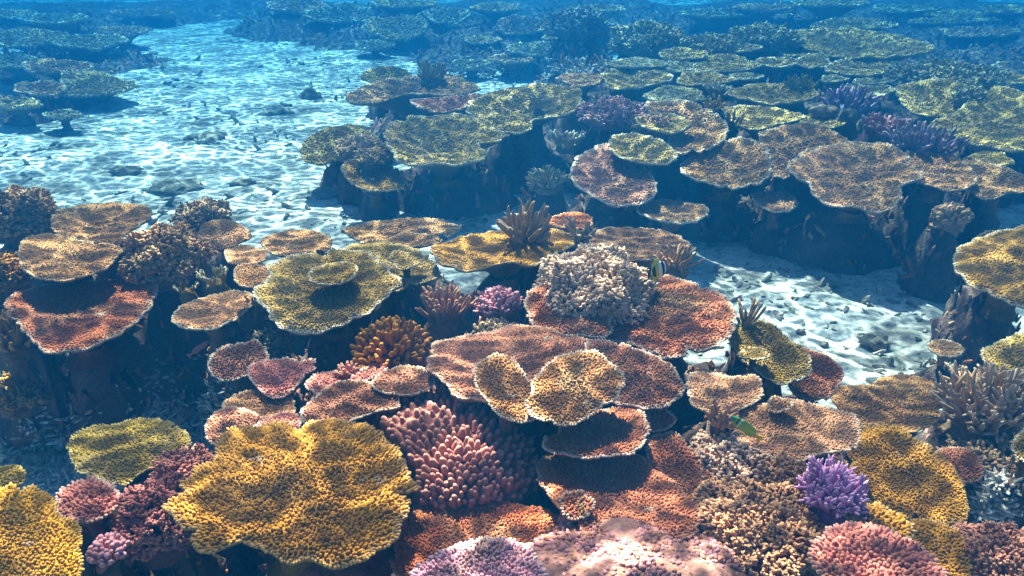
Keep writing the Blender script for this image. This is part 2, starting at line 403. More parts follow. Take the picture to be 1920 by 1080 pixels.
 ('low oval plate in the shade below the mauve drooping table', 'tan', .46, 4.6, .5, [(1195,395),(1210,380),(1270,378),(1320,388),(1326,402),(1300,418),(1260,420),(1220,410)]),
 ('small orange-tan plate low in the shade under the large peach table', 'peach', .5, 4.6, .4, [(1412,368),(1430,360),(1470,362),(1495,380),(1480,395),(1450,397),(1425,385)]),
 ('ridged tan table coral behind the large scalloped peach one', 'tan', .66, 4.6, .25, [(1422,270),(1430,250),(1480,238),(1530,235),(1560,250),(1590,268),(1560,290),(1500,305),(1480,335),(1460,340),(1440,330),(1440,295)]),
 ('olive table coral with curled edge behind the curved tan one', 'olive', .74, 4.6, .3, [(1355,210),(1380,205),(1460,208),(1510,225),(1460,238),(1430,248),(1390,245),(1365,225)]),
 ('olive bowl-like table coral left of the blue branching coral', 'olive', .8, 4.6, .35, [(1365,180),(1400,165),(1460,160),(1520,170),(1530,185),(1490,195),(1440,200),(1410,193)]),
 ('big ripple-lit olive table coral at the far reef left end', 'olive', .56, 4.6, .4, [(722,275),(725,250),(745,232),(800,225),(870,222),(920,240),(942,262),(930,275),(900,280),(912,295),(900,310),(860,318),(800,318),(750,312),(735,290)]),
 ('big yellowish table coral with a little staghorn growing on it', 'olive', .7, 4.6, .35, [(872,205),(890,190),(940,172),(1010,160),(1070,165),(1090,180),(1080,210),(1040,222),(1000,228),(995,245),(960,252),(920,245),(895,230)]),
 ('long flat grey-olive table coral over a shadow, branching coral behind it', 'tan', .58, 4.6, .2, [(648,190),(665,172),(720,155),(790,145),(860,150),(900,170),(870,180),(820,180),(760,180),(720,195),(680,200)]),
 ('small yellow-green plate at the back left tip of the far reef', 'yellowgreen', .55, 4.6, .15, [(680,152),(690,135),(730,128),(760,135),(770,150),(720,158)]),
 ('small reddish upturned plate between the long flat and yellowish tables', 'redbrown', .64, 4.6, .4, [(770,195),(800,190),(850,185),(890,180),(910,185),(875,205),(840,215),(800,212)]),
 ('low yellow-brown table coral in the shade below the ripple-lit olive one', 'gold', .33, 4.6, .3, [(642,325),(648,308),(680,302),(720,310),(750,325),(762,345),(740,360),(700,362),(665,350)]),
 ('dim greenish table coral at the far reef tip beside the sand', 'olive', .36, 4.6, .1, [(565,290),(575,265),(610,245),(650,238),(690,240),(690,270),(640,300),(600,310),(575,305)]),
 ('broad ridged olive table coral near the right edge, small soft bushes on it', 'olive', .74, 4.6, .2, [(1680,180),(1690,165),(1740,155),(1800,155),(1845,175),(1840,205),(1780,225),(1710,215)]),
 ('very broad olive table coral cut by the right edge of the far reef', 'olive', .72, 4.6, .2, [(1740,240),(1790,215),(1830,180),(1870,165),(1930,180),(1990,210),(1990,270),(1920,287),(1850,280),(1790,262)]),
 ('wide flat grey-green table coral at the back of the far reef', 'olive', .85, 4.6, .15, [(1475,75),(1500,60),(1600,58),(1680,68),(1740,85),(1750,98),(1700,108),(1600,112),(1550,105),(1500,90)]),
 ('long oval plate just above the wide flat grey-green table', 'green', .95, 4.6, .2, (1597,47,150,20)),
 ('sunlit-rimmed bowl-shaped plate below the wide flat grey-green table', 'olive', .7, 4.6, .5, (1610,128,125,34)),
 ('small upturned plate left of the sunlit-rimmed bowl', 'olive', .72, 4.6, .4, (1525,115,62,26)),
 ('thin dark-centred plate under the left tip of the wide flat table', 'olive', .76, 4.6, .35, (1500,98,80,22)),
 ('oval green plate before the deep blue gap, left part of the far reef top', 'olive', .78, 4.6, .35, (1190,148,134,40)),
 ('grey-green plate behind the oval green one', 'green', .82, 4.6, .2, (1195,122,110,18)),
 ('thin grey plate at the foot of the branching thicket', 'olive', .84, 4.6, .25, (1282,104,92,22)),
 ('curved thin-rimmed plate with shaded middle in the far reef centre', 'olive', .77, 4.6, .5, (1356,122,118,32)),
 ('crescent-edged plate below the branching coral at the back', 'olive', .83, 4.6, .45, (1378,92,88,18)),
 ('small shaded plate left of the curved thin-rimmed one', 'green', .75, 4.6, .45, (1275,128,62,20)),
 ('pointed green plate in front of the curved thin-rimmed one', 'olive', .76, 4.6, .3, (1318,152,104,26)),
 ('flat grey-green plate behind the bluish bushy coral mound', 'green', .78, 4.6, .2, (1265,178,110,30)),
 ('narrow lit plate right of the pointed green one', 'green', .76, 4.6, .4, (1400,146,60,12)),
 ('thin plate below the small upturned plate at the far reef centre', 'olive', .74, 4.6, .4, (1455,118,80,18)),
 ('round grey-green plate beside the deep blue branching coral', 'green', .78, 4.6, .3, (1625,172,96,24)),
 ('small pale plate between the bowl and the round grey-green plate', 'green', .74, 4.6, .4, (1562,150,46,12)),
 ('thin crescent plate below the sunlit-rimmed bowl', 'green', .72, 4.6, .45, (1630,155,66,10)),
 ('small green plate at the right end of the back bushes', 'olive', .7, 4.6, .2, (1880,150,120,22)),
 ('small low olive plate between the broad olive and brownish tan tables', 'olive', .66, 4.6, .2, (1850,300,90,26)),
 ('dim olive plate behind the ridged tan table, under the dark boulder coral', 'olive', .68, 4.6, .2, (1545,228,90,26)),
 ('tan plate with dark underside at the rear of the big yellowish table', 'tan', .74, 4.6, .3, (1090,150,90,24)),
 ('flat grey plate in front of the back left branching coral', 'tan', .62, 4.6, .2, (830,150,80,18)),
 ('small round lobe on the left edge of the broad red-brown table', 'redbrown', 1.05, 5.5, .35, (1082,948,58,50)),
 ('small crumpled mauve plate right of the reddish shaded table', 'mauve', 1.0, 5, .45, (1236,787,50,46)),
]
# hazy plates on the reefs farthest away: (cx, cy, w, h, z)
FAR = [
 ('hazy table corals on the far left reef', 'hazy blue-green', [
  ('table coral with lit front edge below the top left corner', 60,72,140,34,.5), ('long thin table at the right of the far left reef', 165,82,150,26,.5),
  ('low plate nearest the left edge above the sand', 75,168,96,26,.4), ('broad table over a dark shadow at the sand edge, far left reef', 172,160,140,46,.35),
  ('plate cut by the left edge, middle of the far left reef', 30,120,110,24,.45), ('plate in the middle row of the far left reef', 110,125,130,24,.45),
  ('lowest plate cut by the left edge on the far left reef', 30,195,90,20,.35), ('thin plate high on the far left reef', 95,40,130,18,.6),
  ('plate at the right tip of the far left reef', 230,60,90,16,.5), ('faint plate in the very top left corner', 20,30,100,16,.6),
  ('small separate plate on the sand below the far left reef', 120,215,70,14,.25), ('faint plate at the top between far left reef and sand', 270,25,120,12,.5)]),
 ('hazy table corals on the far back reef', 'hazy blue', [
  ('broad table left of centre on the top reef over deep blue shade', 740,55,120,44,.55), ('round table with lit rim at the top centre', 840,32,80,30,.7),
  ('table in front of the deep blue thicket at the top', 985,50,110,32,.65), ('thin lit plate at the blue gap below the round lit-rim table', 905,76,66,12,.45),
  ('bowl-shaped plate with pale front edge below the top thicket', 1000,92,100,24,.5), ('narrow plate just above the pale-edged bowl', 1045,72,56,10,.5),
  ('faint plate at the top edge left of the deep blue thicket', 930,16,90,14,.9), ('wide plate at the left of the top reef', 640,28,130,34,.7),
  ('leftmost plate of the top reef beside the sand', 555,14,110,22,.75), ('thin plate at the top edge above the broad left table', 760,10,120,14,.9),
  ('low plate in rubble behind the long flat grey-olive table', 880,120,70,14,.3), ('low plate in rubble behind the big yellowish table', 960,112,80,16,.35),
  ('faint plate at the top edge above the deep blue thicket', 1120,20,100,12,.9), ('small low plate in the blue gap under the broad left table', 700,85,70,16,.35)]),
 ('hazy table corals on the far right reef', 'hazy blue', [
  ('long plate high at the top right', 1780,32,190,26,.6), ('thin plate at the top edge above the long oval plate', 1690,18,120,14,.8),
  ('plate below the long one at the top right', 1835,62,140,18,.5), ('plate in the top right corner', 1900,18,120,14,.8),
  ('small plate over the dark blue gap near the right edge', 1850,105,110,16,.4), ('plate cut by the right edge behind the back right bushes', 1910,128,100,16,.4),
  ('faintest thin plate at the top edge right of centre', 1560,8,140,8,1.0), ('pale plate behind the low thicket, top right of centre', 1340,28,130,14,.7),
  ('faint plate above the grey-green spiky thicket', 1430,14,110,10,.9)]),
]


def outline(spec):
    """pixel outline -> dense closed pixel polygon"""
    if len(spec) in (4, 5) and not isinstance(spec[0], tuple):
        cx, cy, w, h = spec[:4]
        n = 14
        ph = (cx * 13.7 + cy * 7.1) % 6.28
        pts = []
        for i in range(n):
            a = i * 2 * math.pi / n
            k = 1 + .12 * math.sin(2 * a + 3 * ph) * math.sin(a + ph) + .10 * math.sin(3 * a + ph) + .07 * math.sin(5 * a + 2 * ph) + .05 * math.sin(6 * a + 3 * ph)
            pts.append((cx + w / 2 * k * math.cos(a), cy + h / 2 * k * math.sin(a)))
        spec = pts
    P = np.array(spec, float)
    n = len(P)
    out = []
    for i in range(n):                      # Catmull-Rom
        p0, p1, p2, p3 = P[i - 1], P[i], P[(i + 1) % n], P[(i + 2) % n]
        for t in np.linspace(0, 1, 10, endpoint=False):
            out.append(.5 * (2 * p1 + (p2 - p0) * t + (2 * p0 - 5 * p1 + 4 * p2 - p3) * t * t + (3 * p1 - p0 - 3 * p2 + p3) * t ** 3))
    return np.array(out)


class Plate:
    def __init__(self, label, colour, z, nub, rim, spec, group=None, seed=0, far=False):
        self.label, self.group, self.seed, self.far = label, group, seed, far
        self.base = np.array(PAL[colour]) * np.random.default_rng(seed).uniform(.74, .92) * np.array([1.08, .99, .94])
        self.rim, self.nubpx = rim, nub
        poly = outline(spec)
        c = (poly.max(0) + poly.min(0)) / 2
        w, h = poly.max(0) - poly.min(0)
        if not far: z = lift(c[0], c[1], z)
        self.C = at(c[0], c[1], z)
        self.px = px_size(self.C)
        d = ray(*c)
        dep = math.atan2(-d[2], math.hypot(d[0], d[1]))
        tilt = math.asin(min(.95, h / w * .95)) - dep
        tilt = max(R(-3), min(R(13), tilt))
        r = np.random.default_rng(seed + 99)
        # the tilt runs along the line of sight to the coral
        u = np.array([d[0], d[1]]) / math.hypot(d[0], d[1])
        self.slope = math.tan(tilt) * u + r.normal(0, .035 if far else .06 if len(spec) == 4 else .03, 2)
        along = self.slope.dot(u)                       # never nearly edge-on
        self.slope = self.slope + u * max(0, -.3 * math.tan(dep) - along)
        # outline in horizontal coordinates about C
        nrm = np.array([-self.slope[0], -self.slope[1], 1.0])
        pts = []
        for q in poly:
            dd = ray(*q)
            t = nrm.dot(self.C - np.array([0, 0, CAM_Z])) / nrm.dot(dd)
            pts.append((np.array([0, 0, CAM_Z]) + dd * t - self.C)[:2])
        pts = np.array(pts)
        # star-shaped radius table
        th = np.arctan2(pts[:, 1], pts[:, 0]) % (2 * math.pi)
        rr = np.hypot(pts[:, 0], pts[:, 1])
        T = 720
        self.Rt = np.zeros(T)
        cnt = np.zeros(T)
        m = len(pts)
        for i in range(m):
            a0, a1, r0, r1 = th[i], th[(i + 1) % m], rr[i], rr[(i + 1) % m]
            da = (a1 - a0 + math.pi) % (2 * math.pi) - math.pi
            k = max(2, int(abs(da) / (2 * math.pi) * T * 2) + 2)
            f = np.linspace(0, 1, k)
            idx = (((a0 + da * f) / (2 * math.pi)) * T).astype(int) % T
            np.maximum.at(self.Rt, idx, r0 + (r1 - r0) * f)
        bad = self.Rt <= 0
        if bad.any():
            good = np.where(~bad)[0]
            self.Rt[bad] = np.interp(np.where(bad)[0], good, self.Rt[good])
        a = np.arange(T) * 2 * math.pi / T
        wob = sum(np.sin(a * k + r.uniform(0, 6.28)) * w_ for k, w_ in ((9, .010), (14, .012), (23, .010), (37, .007), (61, .005)))
        notch = np.zeros(T)                     # a few short splits in the growing edge
        for _ in range(r.integers(2, 6)):
            a0 = r.uniform(0, 6.28)
            dd_ = np.abs((a - a0 + math.pi) % (2 * math.pi) - math.pi)
            notch -= r.uniform(.03, .17) * np.exp(-(dd_ / r.uniform(.025, .08)) ** 2)
        self.Rt *= 1 + wob + notch
        self.Rm = float(np.mean(self.Rt))
        self.bowl = r.uniform(.03, .09) if self.C[1] < 5.5 else r.uniform(.05, .2)
        self.ridges = r.integers(9, 17)
        self.rph = r.uniform(0, 6.28)
        self.pit = r.uniform(.0, .06)

    def rad(self, th):
        x = (th / (2 * math.pi) * 720) % 720
        i = x.astype(int)
        f = x - i
        return self.Rt[i % 720] * (1 - f) + self.Rt[(i + 1) % 720] * f

    def relief(self, dx, dy):
        th = np.arctan2(dy, dx)
        R_ = self.rad(th)
        rho = np.hypot(dx, dy) / R_
        Rm = self.Rm
        z = self.slope[0] * dx + self.slope[1] * dy
        z = z + self.bowl * Rm * (rho ** 2 - .45)
        z = z - self.pit * Rm * np.exp(-(rho / .14) ** 2)
        z = z - .055 * Rm * np.clip(rho - .86, 0, 1) / .14 * .6                 # edge rolls over
        z = z + .009 * Rm * rho * np.sin(self.ridges * th + self.rph + 3 * rho + 1.2 * np.sin(2 * th))
        z = z + .024 * Rm * fnoise(dx / Rm, dy / Rm, self.seed, 3.2, 3)
        return z

    def tint(self, x, y, rho):
        """skin colour: browner middle, paler young margin, algae-dulled patches and a few bare scars"""
        X_, Y_ = x / self.Rm, y / self.Rm
        c = self.base[None] * (.74 + .40 * np.clip(rho, 0, 1) ** 1.5)[:, None]
        a = np.clip(fnoise(X_, Y_, self.seed + 21, 2.4, 3) - .1, 0, 1)[:, None] * .75
        c = c * (1 - a) + np.array([.17, .115, .05]) * a
        b = np.clip(fnoise(X_, Y_, self.seed + 22, 3.5, 3) - .15, 0, 1)[:, None] * .5
        c = c * (1 - b) + c * np.array([1.0, 1.1, .8]) * b
        d = np.clip((fnoise(X_ + 3, Y_, self.seed + 23, 7, 3) - .86) * 6, 0, 1)[:, None] * .55
        return c * (1 - d) + np.array([.40, .34, .27]) * d

    def build(self):
        root = thing('table_coral', self.C, self.label, 'coral', self.group)
        Rm = self.Rm
        n = 96 if not self.far else 40
        th = np.arange(n) * 2 * math.pi / n
        Rb = self.rad(th)
        rhos = [.12, .25, .38, .5, .62, .74, .84, .92, .97, 1.0] if not self.far else [.2, .45, .7, .9, 1.0]
        V, C = [], []
        base = self.base * .82
        V.append([[0, 0, float(self.relief(np.zeros(1) + 1e-6, np.zeros(1))[0])]]); C.append([base])
        for rho in rhos:
            dx, dy = Rb * rho * np.cos(th), Rb * rho * np.sin(th)
            V.append(np.stack([dx, dy, self.relief(dx, dy)], 1))
            f = self.rim * max(0, (rho - .9) / .1)
            C.append(self.tint(dx, dy, np.full(n, rho)) * .85 * (1 - f) + PALE * f)
        t = .006 + .022 * Rm
        topn = len(rhos)
        zr = V[-1][:, 2]
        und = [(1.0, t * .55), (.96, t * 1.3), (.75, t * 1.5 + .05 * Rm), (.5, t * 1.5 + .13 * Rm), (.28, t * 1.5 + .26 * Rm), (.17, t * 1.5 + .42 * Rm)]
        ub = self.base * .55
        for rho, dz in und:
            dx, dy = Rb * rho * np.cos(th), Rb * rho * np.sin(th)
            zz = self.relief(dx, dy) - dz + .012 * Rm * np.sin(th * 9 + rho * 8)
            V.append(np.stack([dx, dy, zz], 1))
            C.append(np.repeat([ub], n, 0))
        V = np.concatenate(V); C = np.concatenate(C)
        i = np.arange(n); j = (i + 1) % n
        F4 = []
        rings = topn + len(und)
        for k in range(rings - 1):
            a, b = 1 + k * n, 1 + (k + 1) * n
            F4.append(np.stack([a + i, b + i, b + j, a + j], 1))
        F3 = np.stack([np.zeros(n, int), 1 + i, 1 + j], 1)
        me = mesh('plate', V, [np.concatenate(F4), F3], C, True, M_PLATE)
        plate = obj('plate', me, root)
        # stalk down into the rock
        zt = float(V[-n:, 2].mean())
        zb = min(ground(self.C[0], self.C[1]) - .06 - self.C[2], zt - .04)
        k = 12
        a = np.arange(k) * 2 * math.pi / k
        sv = []
        rs = .24 * Rm
        for s, m_ in ((-.03, 1.15), (.25, .95), (.6, .9), (1, 1.35)):
            rr = rs * m_ * (1 + .15 * np.sin(3 * a + self.rph + s * 4))
            sv.append(np.stack([rr * np.cos(a), rr * np.sin(a), np.full(k, zt + (zb - zt) * s)], 1))
        sv = np.concatenate(sv)
        i = np.arange(k); j = (i + 1) % k
        sf = np.concatenate([np.stack([q * k + i, (q + 1) * k + i, (q + 1) * k + j, q * k + j], 1) for q in range(3)])
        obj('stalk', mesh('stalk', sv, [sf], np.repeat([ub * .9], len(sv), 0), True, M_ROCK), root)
        # branchlets: thousands of finger-tip-sized nubs, too small to pick apart
        s = max(self.nubpx * self.px, .010)
        if self.far: s = max(s, 7 * self.px)
        elif self.C[1] > 4.5: s *= 1.12
        ext = self.Rt.max()
        r = np.random.default_rng(self.seed + 5)
        npt = int(math.pi * ext * ext / (s * s * .866)) + 8
        ii = np.arange(npt) + .5                      # growth spiral
        q = ext * np.sqrt(ii / npt)
        aa = ii * 2.399963
        x = q * np.cos(aa) + r.uniform(-.36, .36, npt) * s
        y = q * np.sin(aa) + r.uniform(-.36, .36, npt) * s
        rr = np.hypot(x, y)
        tt = np.arctan2(y, x) % (2 * math.pi)
        rho = rr / self.rad(tt)
        keep = rho < .985
        if self.pit > .035: keep &= rho > .035
        x, y, rho, tt = x[keep], y[keep], rho[keep], tt[keep]
        # a row that leans out along the growing edge
        ne = max(12, int(2 * math.pi * Rm / (s * .8)))
        te = np.arange(ne) * 2 * math.pi / ne + r.uniform(-.3, .3, ne) / ne
        re = self.rad(te)
        x = np.concatenate([x, re * np.cos(te) * .985]); y = np.concatenate([y, re * np.sin(te) * .985])
        rho = np.concatenate([rho, np.full(ne, .985)]); tt = np.concatenate([tt, te])
        m = len(x)
        e = s * .5
        z = self.relief(x, y)
        gx = (self.relief(x + e, y) - self.relief(x - e, y)) / (2 * e)
        gy = (self.relief(x, y + e) - self.relief(x, y - e)) / (2 * e)
        D = np.stack([-gx, -gy, np.ones(m)], 1)
        lean = np.clip((rho - .3) / .7, 0, 1) ** 2 * .75 + .1
        lean[-ne:] = 2.0
        D[:, 0] += np.cos(tt) * lean + r.normal(0, .16, m)
        D[:, 1] += np.sin(tt) * lean + r.normal(0, .16, m)
        hh = s * r.uniform(.6, 1.3, m) * (1 + .2 * fnoise(x / Rm, y / Rm, self.seed + 8, 6, 2))
        if self.C[1] > 3.3: hh *= .62
        if self.nubpx > 6.5: hh *= 1.15
        r0 = s * r.uniform(.40, .58, m); r1 = s * r.uniform(.26, .44, m)
        f = (self.rim * np.clip((rho - .93) / .055, 0, 1))[:, None]
        jit = r.uniform(.82, 1.18, (m, 1))
        cb = self.tint(x, y, rho) * jit
        ct = cb * 1.2 + .008
        cb = cb * (1 - f) + PALE * f
        ct = ct * (1 - f) + PALE * f * 1.05
        P = np.stack([x, y, z - .1 * s], 1)
        k = 5 if self.nubpx >= 5 and self.C[1] < 2.6 else 4
        V, F, C = sticks(P, D, hh, r0, r1, cb, ct, k)
        o = obj('branchlets', mesh('branchlets', V, F, C, True, M_TWIG), root)
        o['kind'] = 'stuff'


plates = []
for i, (lab, c, z, nub, rim, spec) in enumerate(PLATES):
    plates.append(Plate(lab, c, z, nub, rim, spec, seed=i * 7 + 1))
for gi, (grp, look, L_) in enumerate(FAR):
    for i, e in enumerate(L_):
        plates.append(Plate(look + ' ' + e[0], ['olive', 'green', 'tan'][i % 3], e[5], 6, .3, e[1:5], group=grp, seed=900 + gi * 50 + i, far=True))
for p in plates:
    drop = .10 + .32 * p.Rm
    MOUNDS.append((p.C[0], p.C[1] + .25 * p.Rm, max(.02, p.C[2] - drop), max(.14, p.Rm * .64)))
    if not p.far and p.C[2] > .5 and p.C[0] < 1.35 * p.C[1] * .48: MOUNDS.append((p.C[0], p.C[1] + .65 * p.Rm, .52 * p.C[2], 1.1 * p.Rm))

# ------------------------------------------------------------------ data: branching and bushy corals
# clump: (name, label, colour, tip colour, px, py, z of its base, half width px, height px, n, finger length px, finger thickness px, spread, style)
CLUMPS = [
 ('staghorn_coral', 'grey-brown staghorn with thick dark fingers above the yellow-olive table', 'grey', 'pale', 985, 450, 1.0, 48, 26, 42, 46, 8.5, .95, 'finger'),
 ('finger_coral', 'orange-brown finger coral with rounded tips in shade below the olive table', 'orange', 'gold', 738, 672, .92, 96, 88, 190, 28, 10.5, 1.1, 'finger'),
 ('finger_coral', 'pinkish mauve finger coral behind the brown finger coral', 'mauve', 'pale', 835, 600, .9, 60, 40, 64, 44, 8.5, .8, 'finger'),
 ('finger_coral', 'pale pink lumpy branching coral below the yellow-olive table', 'pink', 'lavender', 935, 590, .92, 55, 44, 85, 28, 9, .9, 'fork'),
 ('staghorn_coral', 'violet branching coral with pale pink tips beside the golden brown table', 'purple', 'violetpink', 1555, 945, .98, 60, 40, 100, 46, 8.5, .95, 'fork'),
 ('staghorn_coral', 'large grey-tan staghorn thicket at the right edge', 'beige', 'cream', 1850, 800, .45, 100, 80, 190, 60, 8, 1.0, 'fork'),
 ('staghorn_coral', 'little staghorn with a few fingers by the olive channel table', 'grey', 'pale', 1398, 612, .95, 20, 12, 12, 36, 7, .9, 'finger'),
 ('staghorn_coral', 'little pale staghorn beside the green wrasse', 'pale', 'pale', 1348, 800, 1.02, 22, 16, 14, 40, 8, .9, 'fork'),
 ('staghorn_coral', 'dark spiky branches at the left edge by the reddish table', 'brown', 'gold', 35, 650, .6, 46, 34, 44, 46, 9, 1.0, 'finger'),
 ('staghorn_coral', 'thin pale branches behind the bushy beige coral near the striped fish', 'beige', 'pale', 1262, 500, .92, 44, 20, 36, 28, 6, .95, 'finger'),
 ('staghorn_coral', 'few bent grey branches right of the yellow-olive table', 'grey', 'beige', 1090, 448, .98, 26, 12, 12, 34, 6.5, 1.1, 'fork'),
 ('staghorn_coral', 'deep blue branching coral on the far reef', 'blue', 'lavender', 1590, 205, .72, 62, 24, 90, 24, 6, 1.0, 'finger'),
 ('staghorn_coral', 'blue-grey branching thicket behind the smooth peach table', 'blue', 'pale', 1725, 285, .66, 80, 34, 130, 30, 7, 1.05, 'finger'),
 ('staghorn_coral', 'dull violet knobby coral between boulder coral and blue-grey thicket', 'mauve', 'lavender', 1655, 255, .68, 60, 24, 70, 22, 9, .9, 'finger'),
 ('staghorn_coral', 'tiny grey staghorn growing on the big yellowish table', 'grey', 'green', 1008, 205, .72, 16, 8, 14, 22, 4.5, .8, 'finger'),
 ('staghorn_coral', 'dark branching coral on the back left tip of the far reef', 'grey', 'green', 810, 148, .66, 38, 12, 30, 22, 5.5, .9, 'finger'),
 ('staghorn_coral', 'yellow-tipped small branching coral behind the curved tan table', 'gold', 'yellow', 1338, 205, .78, 22, 8, 18, 16, 5, 1.0, 'finger'),
 ('staghorn_coral', 'thin dark branches right of the curved tan table', 'dark', 'grey', 1372, 240, .7, 20, 8, 12, 30, 4.5, 1.1, 'finger'),
 ('staghorn_coral', 'yellow-green spiky coral beside the deep blue branching coral', 'green', 'yellowgreen', 1500, 172, .8, 34, 14, 54, 18, 5, .9, 'finger'),
 ('finger_coral', 'knobby cream cluster coral under the smooth peach table', 'beige', 'pale', 1782, 412, .5, 42, 34, 80, 14, 9, 1.2, 'finger'),
 ('finger_coral', 'small knobby grey dome coral above the brown right-edge table', 'grey', 'pale', 1858, 458, .5, 28, 26, 60, 12, 8, 1.2, 'finger'),
 ('finger_coral', 'pink knob tips peeping out in front of the brown finger coral', 'pink', 'pale', 655, 700, .95, 30, 12, 34, 14, 6, .9, 'finger'),
 ('finger_coral', 'pale pink lumpy coral at the bottom left beside the dark gap', 'pink', 'lavender', 205, 1040, .95, 42, 30, 60, 20, 12, 1.0, 'finger'),
 ('finger_coral', 'greenish little finger coral in the dark gap of the far reef', 'grey', 'green', 1025, 345, .3, 46, 20, 60, 22, 6, 1.0, 'finger'),
]
# bushes of fine twigs: (label, colour, tip, px, py, z, half width px, height px, n, twig px)
BUSHES = [
 ('bushy beige coral mound of fine twigs in the middle of the reef', 'beige', 'cream', 1112, 555, 1.02, 118, 100, 1700, 13.5),
 ('brown twiggy coral bush behind the violet coral, above the pink rock', 'redbrown', 'cream', 1372, 880, .92, 80, 62, 900, 14),
 ('wide dark brown twiggy coral bush filling the bottom right', 'redbrown', 'beige', 1420, 1010, .93, 135, 84, 1700, 14.5),
 ('pale sandy twiggy coral left of the violet coral', 'pale', 'pale', 1468, 900, .95, 46, 44, 300, 13),
 ('maroon twiggy coral bush left of the big golden table', 'maroon', 'pink', 305, 985, .9, 82, 105, 1100, 14),
 ('brown-grey lumpy coral bush between the left tables and the hollow', 'tan', 'beige', 312, 500, .82, 78, 95, 1100, 12),
 ('brown and green bush coral at the left edge next to the sand', 'tan', 'beige', 40, 420, .75, 66, 78, 900, 13),
 ('rough brown bush coral at the left edge beside the tan table', 'rust', 'gold', 0, 530, .75, 50, 60, 420, 14),
 ('fine grey fringe coral at the reef edge near the bright sand', 'grey', 'pale', 380, 405, .7, 52, 26, 420, 9),
 ('dark shaded bush coral hanging under the large olive table', 'dark', 'grey', 510, 660, .7, 34, 56, 300, 10),
 ('dim twiggy coral deep in the left hollow', 'brown', 'gold', 50, 740, .3, 55, 46, 320, 13),
 ('violet-grey knobby bush behind the small greenish plate', 'lavender', 'pale', 1150, 220, .68, 70, 38, 700, 8),
 ('brown fine-branched bush at the left of the curved tan table', 'tan', 'pale', 1228, 240, .7, 44, 26, 380, 8),
 ('grey fine-branched bush at the far reef tip above the low yellow-brown table', 'grey', 'pale', 672, 282, .42, 50, 26, 480, 8),
 ('olive fine-branched bush between far reef tip and ripple-lit table', 'olive', 'pale', 702, 298, .44, 36, 16, 260, 8),
 ('deep blue thicket of thin branches at the top of the far reef', 'blue', 'green', 1085, 62, .75, 62, 46, 420, 12),
 ('blue-green upright thicket left of the crescent-edged plate', 'grey', 'green', 1215, 92, .78, 74, 52, 620, 13),
 ('grey-green spiky thicket behind the wide flat grey-green table', 'grey', 'green', 1432, 82, .82, 66, 34, 460, 12),
 ('green-brown low thicket in front of the crescent-edged plate', 'grey', 'green', 1335, 92, .8, 60, 26, 360, 9),
 ('grey-green bushy coral along the back right of the far reef', 'grey', 'green', 1775, 150, .74, 110, 34, 800, 9),
 ('pale pink fine coral mound in the bottom right corner', 'pink', 'pale', 1880, 1060, .92, 90, 70, 900, 12),
 ('small shaggy green coral tuft on the broad ridged olive table', 'grey', 'green', 1815, 190, .78, 24, 26, 160, 10),
 ('dark twiggy coral beneath the right staghorn', 'dark', 'beige', 1860, 900, .4, 90, 50, 500, 16),
 ('grey-brown crumbly coral edge under the red-brown left table', 'grey', 'beige', 930, 628, .98, 46, 18, 260, 8),
 ('pink-brown crumbly coral between the yellow-green and golden tables', 'mauve', 'pink', 345, 890, .85, 60, 40, 420, 12),
]
def ground(x, y):
    x = np.asarray(x, float); y = np.asarray(y, float)
    h = np.full(np.broadcast(x, y).shape, -.30)
    for (mx, my, mz, mr) in MOUNDS:
        d2 = ((x - mx) ** 2 + (y - my) ** 2) / (mr * mr)
        m = -.30 + (mz + .30) * np.exp(-(d2 ** 1.6) * .55)
        h = np.maximum(h, m)
    h = h + np.where(h > -.2, .075 * fnoise(x, y, 5, 7, 5), 0)
    return h if h.shape else float(h)


CLUMPS = [c[:6] + (lift(c[4], c[5], c[6]),) + c[7:] for c in CLUMPS]
BUSHES = [b[:5] + (lift(b[3], b[4], b[5]),) + b[6:] for b in BUSHES]
for c in CLUMPS:
    p = at(c[4], c[5], c[6]); s = px_size(p)
    MOUNDS.append((p[0], p[1] + .3 * c[7] * s, c[6] + .01, max(.09, c[7] * s * .95)))
for b in BUSHES:
    p = at(b[3], b[4], b[5]); s = px_size(p)
    MOUNDS.append((p[0], p[1] + .3 * b[6] * s, b[5] + .01, max(.09, b[6] * s * .95)))
# knob field, encrusted rock and general body of the reefs
for (px, py, z, rpx) in [(850, 850, .93, 120), (930, 890, .93, 80), (1180, 1060, .95, 200), (1010, 1040, .85, 80), (640, 1090, .7, 130), (270, 1090, .85, 60),
                         (600, 760, .75, 110), (900, 560, .75, 120), (1330, 690, .65, 100), (1540, 840, .7, 90), (1640, 920, .65, 110), (1500, 250, .4, 170), (1250, 170, .5, 200),
                         (1700, 170, .5, 220), (900, 200, .35, 110), (1130, 120, .5, 130), (700, 500, .6, 130), (400, 480, .55, 120), (150, 470, .5, 120),
                         (1620, 100, .5, 160), (1850, 240, .45, 130), (40, 110, .28, 190), (170, 110, .25, 150), (20, 190, .2, 150), (60, 40, .4, 220), (260, 20, .4, 160), (760, 30, .45, 200), (620, 20, .5, 170), (900, 90, .3, 140), (960, 50, .4, 160), (1120, 15, .5, 160), (1820, 50, .35, 230), (1650, 20, .4, 200), (1900, 100, .35, 160), (1420, 25, .5, 170), (60, 760, .12, 90), (1880, 460, .3, 90)]:
    z = lift(px, py, z) if z > .34 else z
    p = at(px, py, z); s = px_size(p)
    MOUNDS.append((p[0], p[1], z, rpx * s))
for k in range(13):
    p = at(k * 160, 7 + 3 * (k % 3), .35)
    MOUNDS.append((p[0], p[1], .3 + .1 * (k % 4), 150 * px_size(p)))

